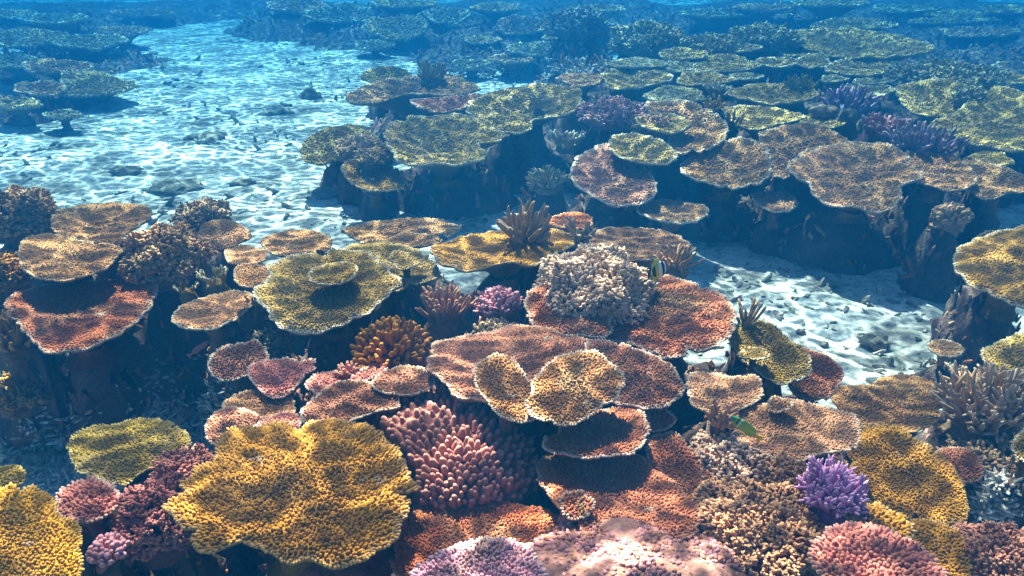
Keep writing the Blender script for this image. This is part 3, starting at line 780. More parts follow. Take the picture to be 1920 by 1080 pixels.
# ------------------------------------------------------------------ the setting
# sand sheet
nu, nv = 240, 220
yy = np.concatenate([[-8], np.geomspace(.45, 66, nv - 1)])
tt = np.linspace(-1, 1, nu)
X = tt[None, :] * np.maximum(4, 1.05 * yy[:, None] + 2.5)
Y = np.repeat(yy[:, None], nu, 1)
Z = .05 * fnoise(X, Y, 21, 1.1, 3) + .018 * fnoise(X, Y, 22, 6, 2) * np.clip(1.3 - Y / 22, 0, 1)
Z += .25 * np.clip((Y - 6) / 14, 0, 1) * (1 / (1 + np.exp((X + 1) * .8))) * .5
idx = np.arange(nu * nv).reshape(nv, nu)
SF = np.stack([idx[:-1, :-1], idx[:-1, 1:], idx[1:, 1:], idx[1:, :-1]], -1).reshape(-1, 4)
tag(obj('sand', mesh('sand', np.stack([X, Y, Z], -1).reshape(-1, 3), [SF], None, True, M_SAND)), kind='structure')


def sandz(x, y):
    return .05 * fnoise(x, y, 21, 1.1, 3) + .018 * fnoise(x, y, 22, 6, 2) * np.clip(1.3 - y / 22, 0, 1) + .25 * np.clip((y - 6) / 14, 0, 1) * (1 / (1 + np.exp((x + 1) * .8))) * .5


# reef rock
nu, nv = 340, 300
yy = np.geomspace(.8, 42, nv)
tt = np.linspace(-1, 1, nu)
X = tt[None, :] * (.95 * yy[:, None] + .6)
Y = np.repeat(yy[:, None], nu, 1)
Z = ground(X, Y)
Z = Z + np.where(Z > -.2, .03 * fnoise(X, Y, 6, 26, 2), 0)
# ledges and hollows on the steep sides
ZX, ZY = X.copy(), Y.copy()
X = X + np.where(Z > -.2, .07 * fnoise(Z * 9 + ZX * 2.2, ZY * 2.5 + Z * 4, 51, 2.2, 4), 0)
Y = Y + np.where(Z > -.2, .07 * fnoise(Z * 9 - ZY * 2.0, ZX * 2.5 - Z * 5, 52, 2.2, 4), 0)
idx = np.arange(nu * nv).reshape(nv, nu)
SF = np.stack([idx[:-1, :-1], idx[:-1, 1:], idx[1:, 1:], idx[1:, :-1]], -1).reshape(-1, 4)
keep = (Z.reshape(-1)[SF] > -.28).any(1)
nn = fnoise(X, Y, 31, 3.5, 3)[..., None]
n2 = fnoise(X, Y, 32, 9, 3)[..., None]
RC = np.array([.07, .042, .03]) + np.clip(nn, 0, 1) * np.array([.07, .025, .025]) + np.clip(n2 - .25, 0, 1) * np.array([.10, .075, .055])
tag(obj('reef_rock', mesh('reef_rock', np.stack([X, Y, Z], -1).reshape(-1, 3), [SF[keep]], RC.reshape(-1, 3), True, M_ROCK)), kind='structure')

# unseen sheet at the water's surface, added to cast the painted caustic net
WZ = 4.0
g = np.linspace(-1, 1, 60)
GX, GY = np.meshgrid(g * 90, g * 60 + 34)
GZ = WZ + .03 * fnoise(GX, GY, 41, 1.5, 2)
idx = np.arange(3600).reshape(60, 60)
SF = np.stack([idx[:-1, :-1], idx[:-1, 1:], idx[1:, 1:], idx[1:, :-1]], -1).reshape(-1, 4)
tag(obj('water_surface_gobo', mesh('water_surface_gobo', np.stack([GX, GY, GZ], -1).reshape(-1, 3), [SF], None, True, caustic_gobo_material())), kind='structure')

# ------------------------------------------------------------------ corals
for p in plates:
    p.build()


def finger_mesh(seed, base, tip, style, slender):
    """one branch, unit length along z"""
    r = np.random.default_rng(seed)
    k = 6
    a = np.arange(k) * 2 * math.pi / k

    def tube(p0, p1, bend, r0, r1, cols):
        p0, p1, bend = map(np.array, (p0, p1, bend))
        d = p1 - p0
        d_ = d / np.linalg.norm(d)
        t = np.cross(d_, [0.3, 1, .2]); t /= np.linalg.norm(t)
        b = np.cross(d_, t)
        V, C = [], []
        ss = (0, .4, .75, .93)
        rr = (r0, r0 * .55 + r1 * .45, r1 * 1.02, r1 * .72)
        for s, q in zip(ss, rr):
            c = p0 + d * s + bend * math.sin(s * math.pi * .75)
            q = q * (1 + r.uniform(-.09, .09, k))
            V.append(c + q[:, None] * (np.cos(a)[:, None] * t + np.sin(a)[:, None] * b))
            f = max(0, (s - .35) / .65)
            C.append(np.repeat([cols[0] * (1 - f) + cols[1] * f], k, 0))
        V.append([p1 + bend * math.sin(.75 * math.pi)]); C.append([cols[1]])
        i = np.arange(k); j = (i + 1) % k
        F4 = np.concatenate([np.stack([q * k + i, q * k + j, (q + 1) * k + j, (q + 1) * k + i], 1) for q in range(3)])
        F3 = np.stack([3 * k + i, 3 * k + j, np.full(k, 4 * k)], 1)
        return np.concatenate(V), [F4, F3], np.concatenate(C)
    w = slender
    parts = [tube((0, 0, 0), (r.normal(0, .06), r.normal(0, .06), 1), (r.normal(0, .11), r.normal(0, .11), 0), w * 1.15, w * (.6 if style == 'cone' else .85), (base, tip))]
    if style == 'fork':
        for _ in range(r.integers(1, 4)):
            h = r.uniform(.25, .65)
            an = r.uniform(0, 6.28)
            l = r.uniform(.28, .5)
            parts.append(tube((0, 0, h), (math.cos(an) * l * .75, math.sin(an) * l * .75, h + l * .75), (0, 0, 0), w * .9, w * .62, (base, tip)))
    V, F, C = join(parts)
    return mesh('branch', V, F, C, True, M_TWIG)


def orient(o, d, spin):
    q = Vector(d).to_track_quat('Z', 'Y')
    o.rotation_mode = 'QUATERNION'
    from mathutils import Quaternion
    o.rotation_quaternion = q @ Quaternion((0, 0, 1), spin)


def clump_base(name, p, rx, rz, colour):
    """the lumpy foot that carries the branches"""
    n, m = 18, 7
    V, F = [], []
    for j in range(m):
        ph = j / (m - 1) * math.pi * .5
        for i in range(n):
            a = i * 2 * math.pi / n
            k = 1 + .12 * math.sin(3 * a + j) + .08 * math.sin(5 * a + 2 * j)
            V.append((rx * k * math.cos(ph) * math.cos(a), rx * k * math.cos(ph) * math.sin(a), -.06 + (rz + .06) * math.sin(ph)))
    for j in range(m - 1):
        for i in range(n):
            F.append((j * n + i, j * n + (i + 1) % n, (j + 1) * n + (i + 1) % n, (j + 1) * n + i))
    return mesh(name, V, [np.array(F)], np.repeat([colour], len(V), 0), True, M_ROCK)


NB = [0]
for ci, (name, label, cb, ct, px, py, z, hw, hh, n, fl, ft, spread, style) in enumerate(CLUMPS):
    p = at(px, py, z)
    s = px_size(p)
    r = np.random.default_rng(300 + ci)
    base, tip = np.array(PAL[cb]), np.array(PAL[ct])
    root = thing(name, p, label, 'coral', None)
    L, W, RX, RZ = fl * s, ft * s / 2, hw * s, hh * s
    core = .62
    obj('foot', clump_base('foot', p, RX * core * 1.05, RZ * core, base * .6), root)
    var = [finger_mesh(ci * 20 + k, base, tip * .7 + base * .3, style, W / L) for k in range(5)]
    for i in range(n):
        u = (i + .5) / n
        ph = math.acos(1 - u * (1 - math.cos(min(1.45, spread * 1.35))))
        a = i * 2.39996 + r.normal(0, .15)
        ph = max(0, ph + r.normal(0, .07))
        d = np.array([math.sin(ph) * math.cos(a), math.sin(ph) * math.sin(a), math.cos(ph)])
        q = d * np.array([RX, RX, RZ]) * core * .92
        dd = np.array([d[0] * spread * .8, d[1] * spread * .8, d[2] + (.3 if name == 'finger_coral' else .6)]) + r.normal(0, .13 if name == 'finger_coral' else .24, 3)
        o = obj('branch', var[i % 5], root, q)
        orient(o, dd, r.uniform(0, 6.28))
        l = L * (r.uniform(.75, 1.15) if name == 'finger_coral' else r.uniform(.55, 1.45))
        wv = r.uniform(.85, 1.15) * L
        o.scale = (wv, wv, l)
        NB[0] += 1

# bushes
for bi, (label, cb, ct, px, py, z, hw, hh, n, tw) in enumerate(BUSHES):
    p = at(px, py, z)
    s = px_size(p)
    r = np.random.default_rng(600 + bi)
    base, tip = np.array(PAL[cb]), np.array(PAL[ct])
    root = thing('bush_coral', p, label, 'coral', None)
    RX, RZ, L = hw * s, hh * s, tw * s
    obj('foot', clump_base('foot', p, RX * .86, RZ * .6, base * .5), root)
    u = (np.arange(n) + .5) / n
    ph = np.arccos(1 - u * .97)
    a = np.arange(n) * 2.39996 + r.normal(0, .3, n)
    lum = 1 + .13 * np.sin(3 * a + 2 * ph * 3) * np.sin(ph * 2) + .10 * np.sin(5 * a - 4 * ph + bi)
    d = np.stack([np.sin(ph) * np.cos(a), np.sin(ph) * np.sin(a), np.cos(ph)], 1)
    P = d * np.array([RX, RX * 1.1, RZ * .8]) * (.82 * lum)[:, None]
    parts = []
    jit = r.uniform(.75, 1.25, (n, 1))
    D = d + r.normal(0, .35, (n, 3)); D[:, 2] += .25
    h = L * r.uniform(.7, 1.35, n)
    parts.append(sticks(P, D, h, np.full(n, L * .25), np.full(n, L * .20), base * jit, tip * jit * .6 + base * .4, 4))
    Dn = D / np.linalg.norm(D, axis=1, keepdims=True)
    for k in range(3):
        D2 = Dn + r.normal(0, .75, (n, 3))
        P2 = P + Dn * (h * r.uniform(.25, .75, n))[:, None]
        parts.append(sticks(P2, D2, L * r.uniform(.35, .7, n), np.full(n, L * .23), np.full(n, L * .18), base * jit, tip * jit, 4))
    V, F, C = join(parts)
    o = obj('twigs', mesh('twigs', V, F, C, True, M_TWIG), root)
    o['kind'] = 'stuff'

# field of conical pink knobs
poly = np.array([(690,775),(740,735),(800,725),(870,740),(930,770),(975,810),(1003,860),(1003,905),(960,935),(880,945),(800,940),(775,915),(780,870),(745,830)], float)


def inside(pt, pg):
    x, y = pt
    c = False
    for i in range(len(pg)):
        x1, y1 = pg[i]; x2, y2 = pg[i - 1]
        if (y1 > y) != (y2 > y) and x < (x2 - x1) * (y - y1) / (y2 - y1) + x1:
            c = not c
    return c


kc = at(860, 850, .97)
root = thing('knob_coral', kc, 'pink coral of conical knobs to the right of the big golden table', 'coral')
V0 = []
base, tip = np.array((.25, .09, .065)), np.array((.38, .17, .13))
kv = [finger_mesh(880 + k, base, tip, 'cone', .44) for k in range(6)]
# cushion that carries the knobs
n = 44
cx0 = poly.mean(0)
ringV = [at(cx0[0], cx0[1], 1.005) - kc]
ringC = [base * .7]
fr = (.3, .6, .85, 1.0, 1.08)
pp = outline([tuple(q) for q in poly])
pp = pp[::max(1, len(pp) // n)]
n = len(pp)
for f in fr:
    for q in pp:
        w = at(*(cx0 + (q - cx0) * f), 1.005 - .10 * f ** 3)
        w[2] -= .25 if f > 1.05 else 0
        ringV.append(w - kc); ringC.append(base * .7)
i = np.arange(n); j = (i + 1) % n
F4 = np.concatenate([np.stack([1 + k * n + i, 1 + k * n + j, 1 + (k + 1) * n + j, 1 + (k + 1) * n + i], 1) for k in range(len(fr) - 1)])
F3 = np.stack([np.zeros(n, int), 1 + i, 1 + j], 1)
obj('cushion', mesh('cushion', np.array(ringV), [F4[:, ::-1], F3[:, ::-1]], np.array(ringC), True, M_ROCK), root)
cnt = 0
r = np.random.default_rng(77)
y_ = 722.0
row = 0
while y_ < 948:
    x_ = 685 + (row % 2) * 8
    while x_ < 1010:
        qx, qy = x_ + r.uniform(-4, 4), y_ + r.uniform(-3, 3)
        if inside((qx, qy), poly) and cnt < 299:
            f = np.linalg.norm((np.array([qx, qy]) - cx0) / np.array([160, 110]))
            w = at(qx, qy, 1.03 - .10 * min(1.1, f) ** 3)
            s = px_size(w)
            o = obj('knob', kv[cnt % 6], root, w - kc - np.array([0, 0, .022]))
            d = np.array([(qx - cx0[0]) / 160 * .7, -(qy - cx0[1]) / 110 * .55 - .1, 1]) + r.normal(0, .12, 3)
            orient(o, d, r.uniform(0, 6.28))
            l = s * r.uniform(15, 24)
            o.scale = (l * .92, l * .92, l)
            cnt += 1
        x_ += 15.0
    y_ += 11.0
    row += 1

# ruffled leaf corals: thin curled blades standing up
def leaf_coral(label, px, py, z, size_px, blades, colour, seed):
    z = lift(px, py, z)
    p = at(px, py, z); s = px_size(p)
    root = thing('leaf_coral', p, label, 'coral')
    r = np.random.default_rng(seed)
    base = np.array(PAL[colour])
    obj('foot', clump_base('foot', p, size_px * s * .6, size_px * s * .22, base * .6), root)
    for b in range(blades):
        a0 = b * 2 * math.pi / blades + r.uniform(-.3, .3)
        m, h = 22, 5
        span = r.uniform(1.6, 2.8)
        V, C = [], []
        rad = size_px * s * r.uniform(.35, .6)
        ht = size_px * s * r.uniform(.45, .7)
        c0 = np.array([math.cos(a0), math.sin(a0), 0]) * size_px * s * .35
        th_ = .006
        for side in (0, 1):
            for k in range(h):
                f = k / (h - 1)
                for i in range(m):
                    a = a0 - span / 2 + span * i / (m - 1)
                    q = rad * (.35 + .65 * f) * (1 + .16 * f * math.sin(i * 1.15 + b)) - side * th_
                    zz = ht * f * (1 - .1 * math.cos(i * .8)) + .01 * math.sin(i * 1.7 + b) * f
                    V.append(c0 + np.array([q * math.cos(a), q * math.sin(a), zz]))
                    w = max(0, f - .8) / .2 * .6
                    C.append(base * (1 - w) + PALE * w)
        F = []
        for side in (0, 1):
            o_ = side * h * m
            for k in range(h - 1):
                for i in range(m - 1):
                    q = [o_ + k * m + i, o_ + k * m + i + 1, o_ + (k + 1) * m + i + 1, o_ + (k + 1) * m + i]
                    F.append(q if side == 0 else q[::-1])
        t0 = (h - 1) * m
        for i in range(m - 1):
            F.append([t0 + i, t0 + i + 1, h * m + t0 + i + 1, h * m + t0 + i])
        obj('blade', mesh('blade', np.array(V), [np.array(F)], np.array(C), True, M_PLATE), root)


leaf_coral('curled olive leaf coral beside the tan fan-shaped table and the hollow', 405, 530, .82, 34, 4, 'olive', 1)
leaf_coral('small upright leaf coral blades left of the tan fan-shaped table', 350, 545, .78, 26, 3, 'gold', 2)
leaf_coral('ruffled grey leaf coral in the dark gap left of the mauve drooping table', 1062, 272, .5, 38, 5, 'grey', 3)
leaf_coral('dark ruffled leaf coral behind the flat grey-green plate', 1345, 178, .76, 30, 4, 'grey', 4)


# lumpy boulder corals and rocks
def lump_mesh(name, rx, ry, rz, seed, colour, mat, var=.25, n=20, m=10, freq=1.0):
    r = np.random.default_rng(seed)
    th = np.arange(n) * 2 * math.pi / n
    V = []
    ph0 = r.uniform(0, 6.28, 6)
    for j in range(m):
        ph = math.pi * (j + .5) / m
        k = 1 + var * (np.sin(3 * freq * th + ph0[0] + 2 * ph) * np.sin(2 * freq * ph + ph0[1]) + .7 * np.sin(5 * freq * th + ph0[2] - 3 * ph) * math.sin(ph) + .5 * np.sin(9 * freq * th + 7 * ph + ph0[3]) * math.sin(ph))
        V.append(np.stack([rx * k * math.sin(ph) * np.cos(th), ry * k * math.sin(ph) * np.sin(th), rz * k * math.cos(ph)], 1))
    V.append(np.array([[0, 0, rz], [0, 0, -rz]]))
    V = np.concatenate(V)
    i = np.arange(n); jn = (i + 1) % n
    F4 = np.concatenate([np.stack([q * n + i, (q + 1) * n + i, (q + 1) * n + jn, q * n + jn], 1) for q in range(m - 1)])
    F3 = np.concatenate([np.stack([np.full(n, m * n), i, jn], 1), np.stack([np.full(n, m * n + 1), (m - 1) * n + jn, (m - 1) * n + i], 1)])
    C = np.repeat([colour], len(V), 0) * (1 + .25 * np.sin(V[:, :1] * 40 + 3) * np.sin(V[:, 1:2] * 37))
    return mesh(name, V, [F4, F3], C, True, mat)


def lump_thing(name, label, cat, px, py, z, wpx, hpx, colour, seed, var=.16, mat=None, group=None, dz=0):
    if z > .3: z = lift(px, py, z)
    p = at(px, py, z); s = px_size(p)
    me = lump_mesh(name, wpx * s, wpx * s * .8, hpx * s, seed, np.array(colour), mat or M_ROCK, var)
    o = obj(name, me, None, (p[0], p[1], p[2] + dz))
    return tag(o, label, cat, group)


lump_thing('boulder_coral', 'dark rounded boulder coral in front of the deep blue branching coral', 'coral', 1590, 228, .70, 20, 24, (.10, .085, .07), 1)
lump_thing('boulder_coral', 'smaller dark boulder coral right of the dark rounded one', 'coral', 1625, 240, .68, 17, 20, (.11, .09, .075), 2)
lump_thing('boulder_coral', 'low brown boulder coral lumps left of the dark rounded one', 'coral', 1548, 210, .74, 26, 12, (.16, .11, .08), 3)
lump_thing('boulder_coral', 'reddish encrusted rock at the bottom under the golden table', 'rock', 640, 1085, .72, 90, 45, (.26, .07, .04), 4, .12)
lump_thing('boulder_coral', 'small orange sponge-like lump deep in the shade of the far reef', 'coral', 1503, 432, .12, 14, 12, (.34, .10, .04), 5, .12)

# pink encrusting coral: a crust of many small lumps on the bottom rock
rootp = at(1180, 1060, .97)
root = thing('encrusting_coral', rootp, 'pale pink lumpy encrusting coral along the bottom edge', 'coral')
obj('crust', lump_mesh('crust', .34, .17, .10, 12, np.array((.27, .13, .10)), M_ROCK, .10, 40, 14), root, (0, 0, -.03))
r = np.random.default_rng(5)
n = 2200
a = r.uniform(0, 6.28, n); q = np.sqrt(r.uniform(0, 1, n))
Px, Py = .34 * q * np.cos(a), .17 * q * np.sin(a)
P = np.stack([Px, Py, .098 * np.sqrt(np.clip(1 - q * q, 0, 1)) - .036], 1)
D = np.stack([Px * 2, Py * 3, np.full(n, .8)], 1) + r.normal(0, .2, (n, 3))
sz = r.uniform(.004, .012, n)
cc = np.array((.30, .135, .11)) * r.uniform(.7, 1.25, (n, 1)) + r.uniform(-.03, .05, (n, 1)) * np.array([0, 0, 1])
V, F, C = sticks(P, D, sz * 1.6, sz, sz * .8, cc, np.clip(cc * 1.15, 0, .8), 5, round_tip=.6)
o = obj('lumps', mesh('lumps', V, F, C, True, M_ROCK), root); o['kind'] = 'stuff'
rootp = at(1085, 985, .95)
root = thing('encrusting_coral', rootp, 'pinkish crumbly coral between the rust orange and red-brown tables', 'coral')
n = 220
a = r.uniform(0, 6.28, n); q = np.sqrt(r.uniform(0, 1, n))
P = np.stack([.06 * q * np.cos(a), .10 * q * np.sin(a), .05 * np.sqrt(np.clip(1 - q * q, 0, 1)) - .03], 1)
sz = r.uniform(.006, .014, n)
cc = np.array((.50, .28, .24)) * r.uniform(.7, 1.25, (n, 1))
V, F, C = sticks(P, P * 4 + np.array([0, 0, .5]), sz * 2, sz, sz * .8, cc, cc * 1.1, 5, round_tip=.6)
obj('crust', lump_mesh('crust', .065, .11, .05, 13, np.array((.4, .22, .19)), M_ROCK, .08, 24, 10), root, (0, 0, -.02))
o = obj('lumps', mesh('lumps', V, F, C, True, M_ROCK), root); o['kind'] = 'stuff'

# rocks on the sand
ROCKS = [
 ('dark rock standing alone on the bright sand left of the far reef', 582, 190, 20, 22), ('low dull rock on the sand below the lone dark rock', 522, 215, 30, 14),
 ('flat grey-brown rock patch in the middle of the bright sand', 390, 262, 40, 12), ('low rubble-grey rock nearest the fringe coral on the sand', 330, 352, 50, 12),
 ('pale broken coral slab lying at the foot of the low yellow-brown table', 620, 362, 42, 9), ('small rock on the sand right of the fringe coral', 455, 345, 24, 9),
 ('dull stone on the left part of the bright sand', 235, 322, 30, 10), ('small stone on the sand at the top of the bright patch', 300, 130, 30, 9),
 ('yellowish weedy stone at the shadow edge in the sand channel', 1640, 640, 26, 12), ('small stone in the sand channel near the olive table', 1502, 622, 9, 6),
 ('little dark stone in the middle of the sand channel', 1545, 645, 8, 5)]
for i, (lab, px, py, w, h) in enumerate(ROCKS):
    lump_thing('rock', lab, 'rock', px, py, .02, w, h, [(.22, .2, .15), (.28, .25, .19), (.2, .17, .12)][i % 3], 40 + i, .22, M_ROCK, 'stones on the sand', 0)

def surface_hits(qx, qy):
    """where the sight lines through photo pixels first meet rock or sand"""
    qx, qy = np.asarray(qx), np.asarray(qy)
    D = np.array([ray(a, b) for a, b in zip(qx, qy)])
    best = np.zeros((len(qx), 3))
    done = np.zeros(len(qx), bool)
    for z in np.arange(1.25, -.12, -.025):
        t = (z - CAM_Z) / D[:, 2]
        x, y = D[:, 0] * t, D[:, 1] * t
        h = np.maximum(ground(x, y), sandz(x, y))
        new = ~done & ((h >= z) | (z < -.09))
        best[new] = np.stack([x, y, h], 1)[new]
        done |= new
    return best


# rubble and small growth: too many and too small to count
r = np.random.default_rng(17)
n = 16000
y = np.exp(r.uniform(math.log(1.6), math.log(20), n))
x = r.uniform(-.85, .85, n) * (y + .5)
zg, zs = ground(x, y), sandz(x, y)
k = (zg < zs)
dens = fnoise(x, y, 61, 1.6, 3) + .45 * np.exp(-np.clip(zs - zg, 0, 1) * 9)
k &= dens > r.uniform(.0, 1.0, n)
x, y, zs = x[k], y[k], zs[k]
n = len(x)
sz = r.uniform(.010, .035, n) * (1 + y / 12)
cc = np.array([.40, .36, .29]) * r.uniform(.3, 1.2, (n, 1)) * (1 + r.normal(0, .05, (n, 3)))
D = r.normal(0, 1, (n, 3)); D[:, 2] = np.abs(D[:, 2]) * .35 + .05
V, F, C = sticks(np.stack([x, y, zs - sz * .2], 1), D, sz * r.uniform(1.2, 3.2, n), sz * .6, sz * .42, cc, cc * 1.1, 5)
tag(obj('coral_rubble', mesh('coral_rubble', V, F, C, False, M_ROCK)), 'broken coral rubble strewn over the white sand', 'rubble', kind='stuff')

# pale rubble in the hollow on the left, and by the yellow-green table
n = 2000
qx = np.concatenate([r.normal(360, 45, n // 2), r.normal(80, 70, n // 2)])
qy = np.concatenate([r.normal(790, 32, n // 2), r.normal(860, 30, n // 2)])
P = surface_hits(qx, qy)
sz = r.uniform(.007, .02, n)
cc = np.array([.52, .47, .42]) * r.uniform(.4, 1.25, (n, 1))
D = r.normal(0, 1, (n, 3)); D[:, 2] = np.abs(D[:, 2]) * .5
V, F, C = sticks(P, D, sz * r.uniform(1.5, 4.5, n), sz * .6, sz * .42, cc, cc * 1.1, 5)
tag(obj('coral_rubble', mesh('coral_rubble', V, F, C, False, M_ROCK)), 'pale broken coral fragments beside the yellow-green table', 'rubble', kind='stuff')

n = 700
P = surface_hits(r.normal(1850, 32, n), r.normal(955, 24, n))
sz = r.uniform(.006, .018, n)
cc = np.array([.55, .50, .45]) * r.uniform(.4, 1.25, (n, 1))
D = r.normal(0, 1, (n, 3)); D[:, 2] = np.abs(D[:, 2]) * .5
V, F, C = sticks(P, D, sz * r.uniform(1.5, 4, n), sz * .6, sz * .42, cc, cc * 1.1, 5)
tag(obj('coral_rubble', mesh('coral_rubble', V, F, C, False, M_ROCK)), 'pale rubble below the right staghorn beside the golden brown table', 'rubble', kind='stuff')

n = 900
P = surface_hits(r.normal(985, 75, n), r.normal(128, 13, n))
sz = r.uniform(.025, .07, n)
cc = np.array([.50, .46, .42]) * r.uniform(.35, 1.2, (n, 1))
D = r.normal(0, 1, (n, 3)); D[:, 2] = np.abs(D[:, 2]) * .5 + .1
V, F, C = sticks(P, D, sz * r.uniform(1.2, 3, n), sz * .55, sz * .4, cc, cc * 1.1, 5)
tag(obj('coral_rubble', mesh('coral_rubble', V, F, C, False, M_ROCK)), 'pale blue rubble bank behind the big yellowish table', 'rubble', kind='stuff')

n = 34000
y = np.exp(r.uniform(math.log(1.0), math.log(24), n))
x = r.uniform(-.8, .8, n) * (y + .4)
zg = ground(x, y)
k = (zg > sandz(x, y) + .03) & (fnoise(x, y, 71, 5, 2) > -.5)
x, y, zg = x[k], y[k], zg[k]
n = len(x)
pal = np.array([PAL[c] for c in ('brown', 'mauve', 'pink', 'tan', 'redbrown', 'beige', 'rust', 'grey')])
patch = ((fnoise(x, y, 81, 2.5, 2) * .5 + .5) * 8 + r.normal(0, .7, n)).astype(int) % 8
cc = pal[patch] * r.uniform(.45, .9, (n, 1))
sz = r.uniform(.008, .022, n) * np.where(y > 5, 1 + y / 6, .85 + y / 12) * (1 + .5 * np.clip(fnoise(x, y, 91, 3, 2), -1, 1))
D = r.normal(0, .55, (n, 3)); D[:, 2] += .9
V, F, C = sticks(np.stack([x, y, zg - sz * .3], 1), D, sz * r.uniform(1.2, 3.4, n), sz * .55, sz * .38, cc, cc * 1.3, 4)
tag(obj('coral_growth', mesh('coral_growth', V, F, C, True, M_TWIG)), 'small mixed coral growth covering the rock between the big corals', 'coral', kind='stuff')


# ------------------------------------------------------------------ fish
def fish(label, px, py, z, length_px, depth_ratio, heading, pitch, colour_fn, name='fish', dorsal=.0, roll=0, tail=.3):
    """heading: degrees from +X (to the right in the photo) towards +Y (away)"""
    p = at(px, py, z)
    L = length_px * px_size(p)
    root = thing(name, p, label, 'fish')
    root.rotation_euler = (R(roll), R(-pitch), R(heading))
    n, m = 36, 14
    V, C = [], []
    xs = np.linspace(0, 1, n)
    for i, t in enumerate(xs):                      # t=0 snout, 1 tail root
        prof = (math.sin(math.pi * min(1, t * .98 + .02) ** .72)) ** .8 * (1 - .1 * t) + .10 * t
        hh = max(.015, prof * depth_ratio * .5)
        ww = max(.01, hh * (.34 if depth_ratio > .6 else .5) * (1 - .4 * t))
        for j in range(m):
            a = j * 2 * math.pi / m
            V.append(((.5 - t * .82) * L, ww * L * math.sin(a), hh * L * math.cos(a)))
            C.append(colour_fn(t, math.cos(a)))
    F = []
    for i in range(n - 1):
        for j in range(m):
            F.append((i * m + j, i * m + (j + 1) % m, (i + 1) * m + (j + 1) % m, (i + 1) * m + j))
    V += [(.51 * L, 0, 0), (-.33 * L, 0, 0)]; C += [colour_fn(0, 0), colour_fn(1, 0)]
    T = [(n * m, (j + 1) % m, j) for j in range(m)] + [(n * m + 1, (n - 1) * m + j, (n - 1) * m + (j + 1) % m) for j in range(m)]
    obj('body', mesh('body', np.array(V), [np.array(F), np.array(T)], np.array(C), True, M_FISH), root)

    def fin(nm, pts, c, th=.006):
        k = len(pts)
        Vf = [(x * L, th * L, z_ * L) for x, z_ in pts] + [(x * L, -th * L, z_ * L) for x, z_ in pts]
        cx_ = (np.mean([q[0] for q in pts]) * L, 0, np.mean([q[1] for q in pts]) * L)
        Vf += [(cx_[0], th * 1.6 * L, cx_[2]), (cx_[0], -th * 1.6 * L, cx_[2])]
        Tf = []
        for i in range(k):
            j = (i + 1) % k
            Tf += [(2 * k, i, j), (2 * k + 1, k + j, k + i), (i, k + i, k + j), (i, k + j, j)]
        obj(nm, mesh(nm, np.array(Vf), [np.array(Tf)], np.repeat([c], len(Vf), 0), False, M_FISH), root)
    d = depth_ratio * .5
    fin('tail_fin', [(-.30, d * .22), (-.40, d * .5), (-.5, d * tail * 2.2), (-.47, 0), (-.5, -d * tail * 2.2), (-.40, -d * .5), (-.30, -d * .22)], colour_fn(1.2, 0))
    fin('dorsal_fin', [(.22, d * .8), (.12, d * (1.18 + dorsal)), (-.05, d * (1.2 + dorsal * .8)), (-.22, d * .95), (-.28, d * .3), (0, d * .6)], colour_fn(.55, 1.2))
    fin('anal_fin', [(.02, -d * .9), (-.1, -d * (1.15 + dorsal * .6)), (-.22, -d * .95), (-.28, -d * .3), (-.05, -d * .6)], colour_fn(.55, -1.2))
    for sgn in (1, -1):
        e = obj('eye', lump_mesh('eye', .022 * L, .012 * L, .022 * L, 3, np.array((.01, .01, .01)), M_FISH, 0, 10, 6), root, (.38 * L, sgn * .07 * L * (.8 + depth_ratio * .4), .04 * L))


def idol(t, u):
    if t > 1.1: return np.array((.03, .03, .03))
    if t < .16: return np.array((.75, .72, .6))
    if t < .34: return np.array((.02, .02, .02))
    if t < .52: return np.array((.80, .78, .62))
    if t < .70: return np.array((.62, .52, .05))
    if t < .90: return np.array((.02, .02, .02))
    return np.array((.7, .6, .1))


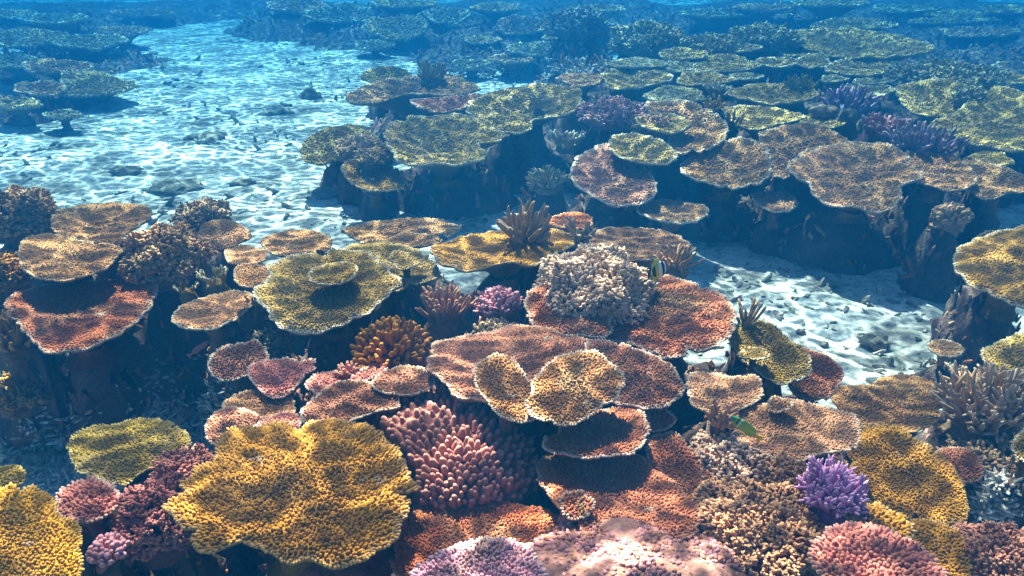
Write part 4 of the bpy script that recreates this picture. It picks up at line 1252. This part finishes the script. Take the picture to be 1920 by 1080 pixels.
def wrasse(t, u):
    if t > 1.1: return np.array((.75, .42, .02))
    if t < .12: return np.array((.10, .30, .16))
    if .24 < t < .30 and u > -.3: return np.array((.01, .06, .08))
    if .33 < t < .38: return np.array((.5, .62, .25))
    return np.array((.08, .32, .09)) * (1 - t) + np.array((.42, .46, .02)) * t if u > -.2 else np.array((.30, .42, .05))


fish('black, white and yellow banded fish hovering at the bushy beige coral', 1231, 508, 1.32, 42, .85, 25, 12, idol, 'reef_fish', .25)
fish('green wrasse with orange tail above the wide pinkish tan table', 1399, 803, 1.16, 68, .34, 144, 22, wrasse, 'wrasse', .0, 0, .42)
fish('small striped blue-green fish beside the tan reef-edge table', 829, 444, .86, 26, .42, -25, -15, lambda t, u: np.array((.05, .12, .12)) if int(t * 9) % 2 else np.array((.22, .42, .38)), 'reef_fish')
fish('slender pink fish in the dark hollow under the tan fan-shaped table', 372, 654, .62, 46, .24, 35, 25, lambda t, u: np.array((.55, .20, .15)), 'reef_fish', 0, 0, .6)
fish('small dark fish above the large olive table', 603, 474, 1.06, 24, .45, 160, 10, lambda t, u: np.array((.05, .05, .04)), 'reef_fish')

# ------------------------------------------------------------------ the water as haze
hx, hy0, hy1, hz0, hz1 = 88, -14, 84, -1.4, 2.78
hv = np.array([(x, y, z) for x in (-hx, hx) for y in (hy0, hy1) for z in (hz0, hz1)], float)
hf = np.array([(0, 1, 3, 2), (4, 6, 7, 5), (0, 4, 5, 1), (2, 3, 7, 6), (0, 2, 6, 4), (1, 5, 7, 3)])
hm = bpy.data.materials.new('blue_water')
hm.use_nodes = True
hn = hm.node_tree
hn.nodes.clear()
pv = hn.nodes.new('ShaderNodeVolumePrincipled')
pv.inputs['Color'].default_value = (.002, .050, .132, 1)
pv.inputs['Density'].default_value = .16
pv.inputs['Absorption Color'].default_value = (.04, .41, .62, 1)
pv.inputs['Anisotropy'].default_value = .1
ho = hn.nodes.new('ShaderNodeOutputMaterial')
hn.links.new(pv.outputs[0], ho.inputs['Volume'])
tag(obj('haze', mesh('haze', hv, [hf], None, False, hm)), 'clear blue sea water filling the whole scene', 'water', kind='stuff')
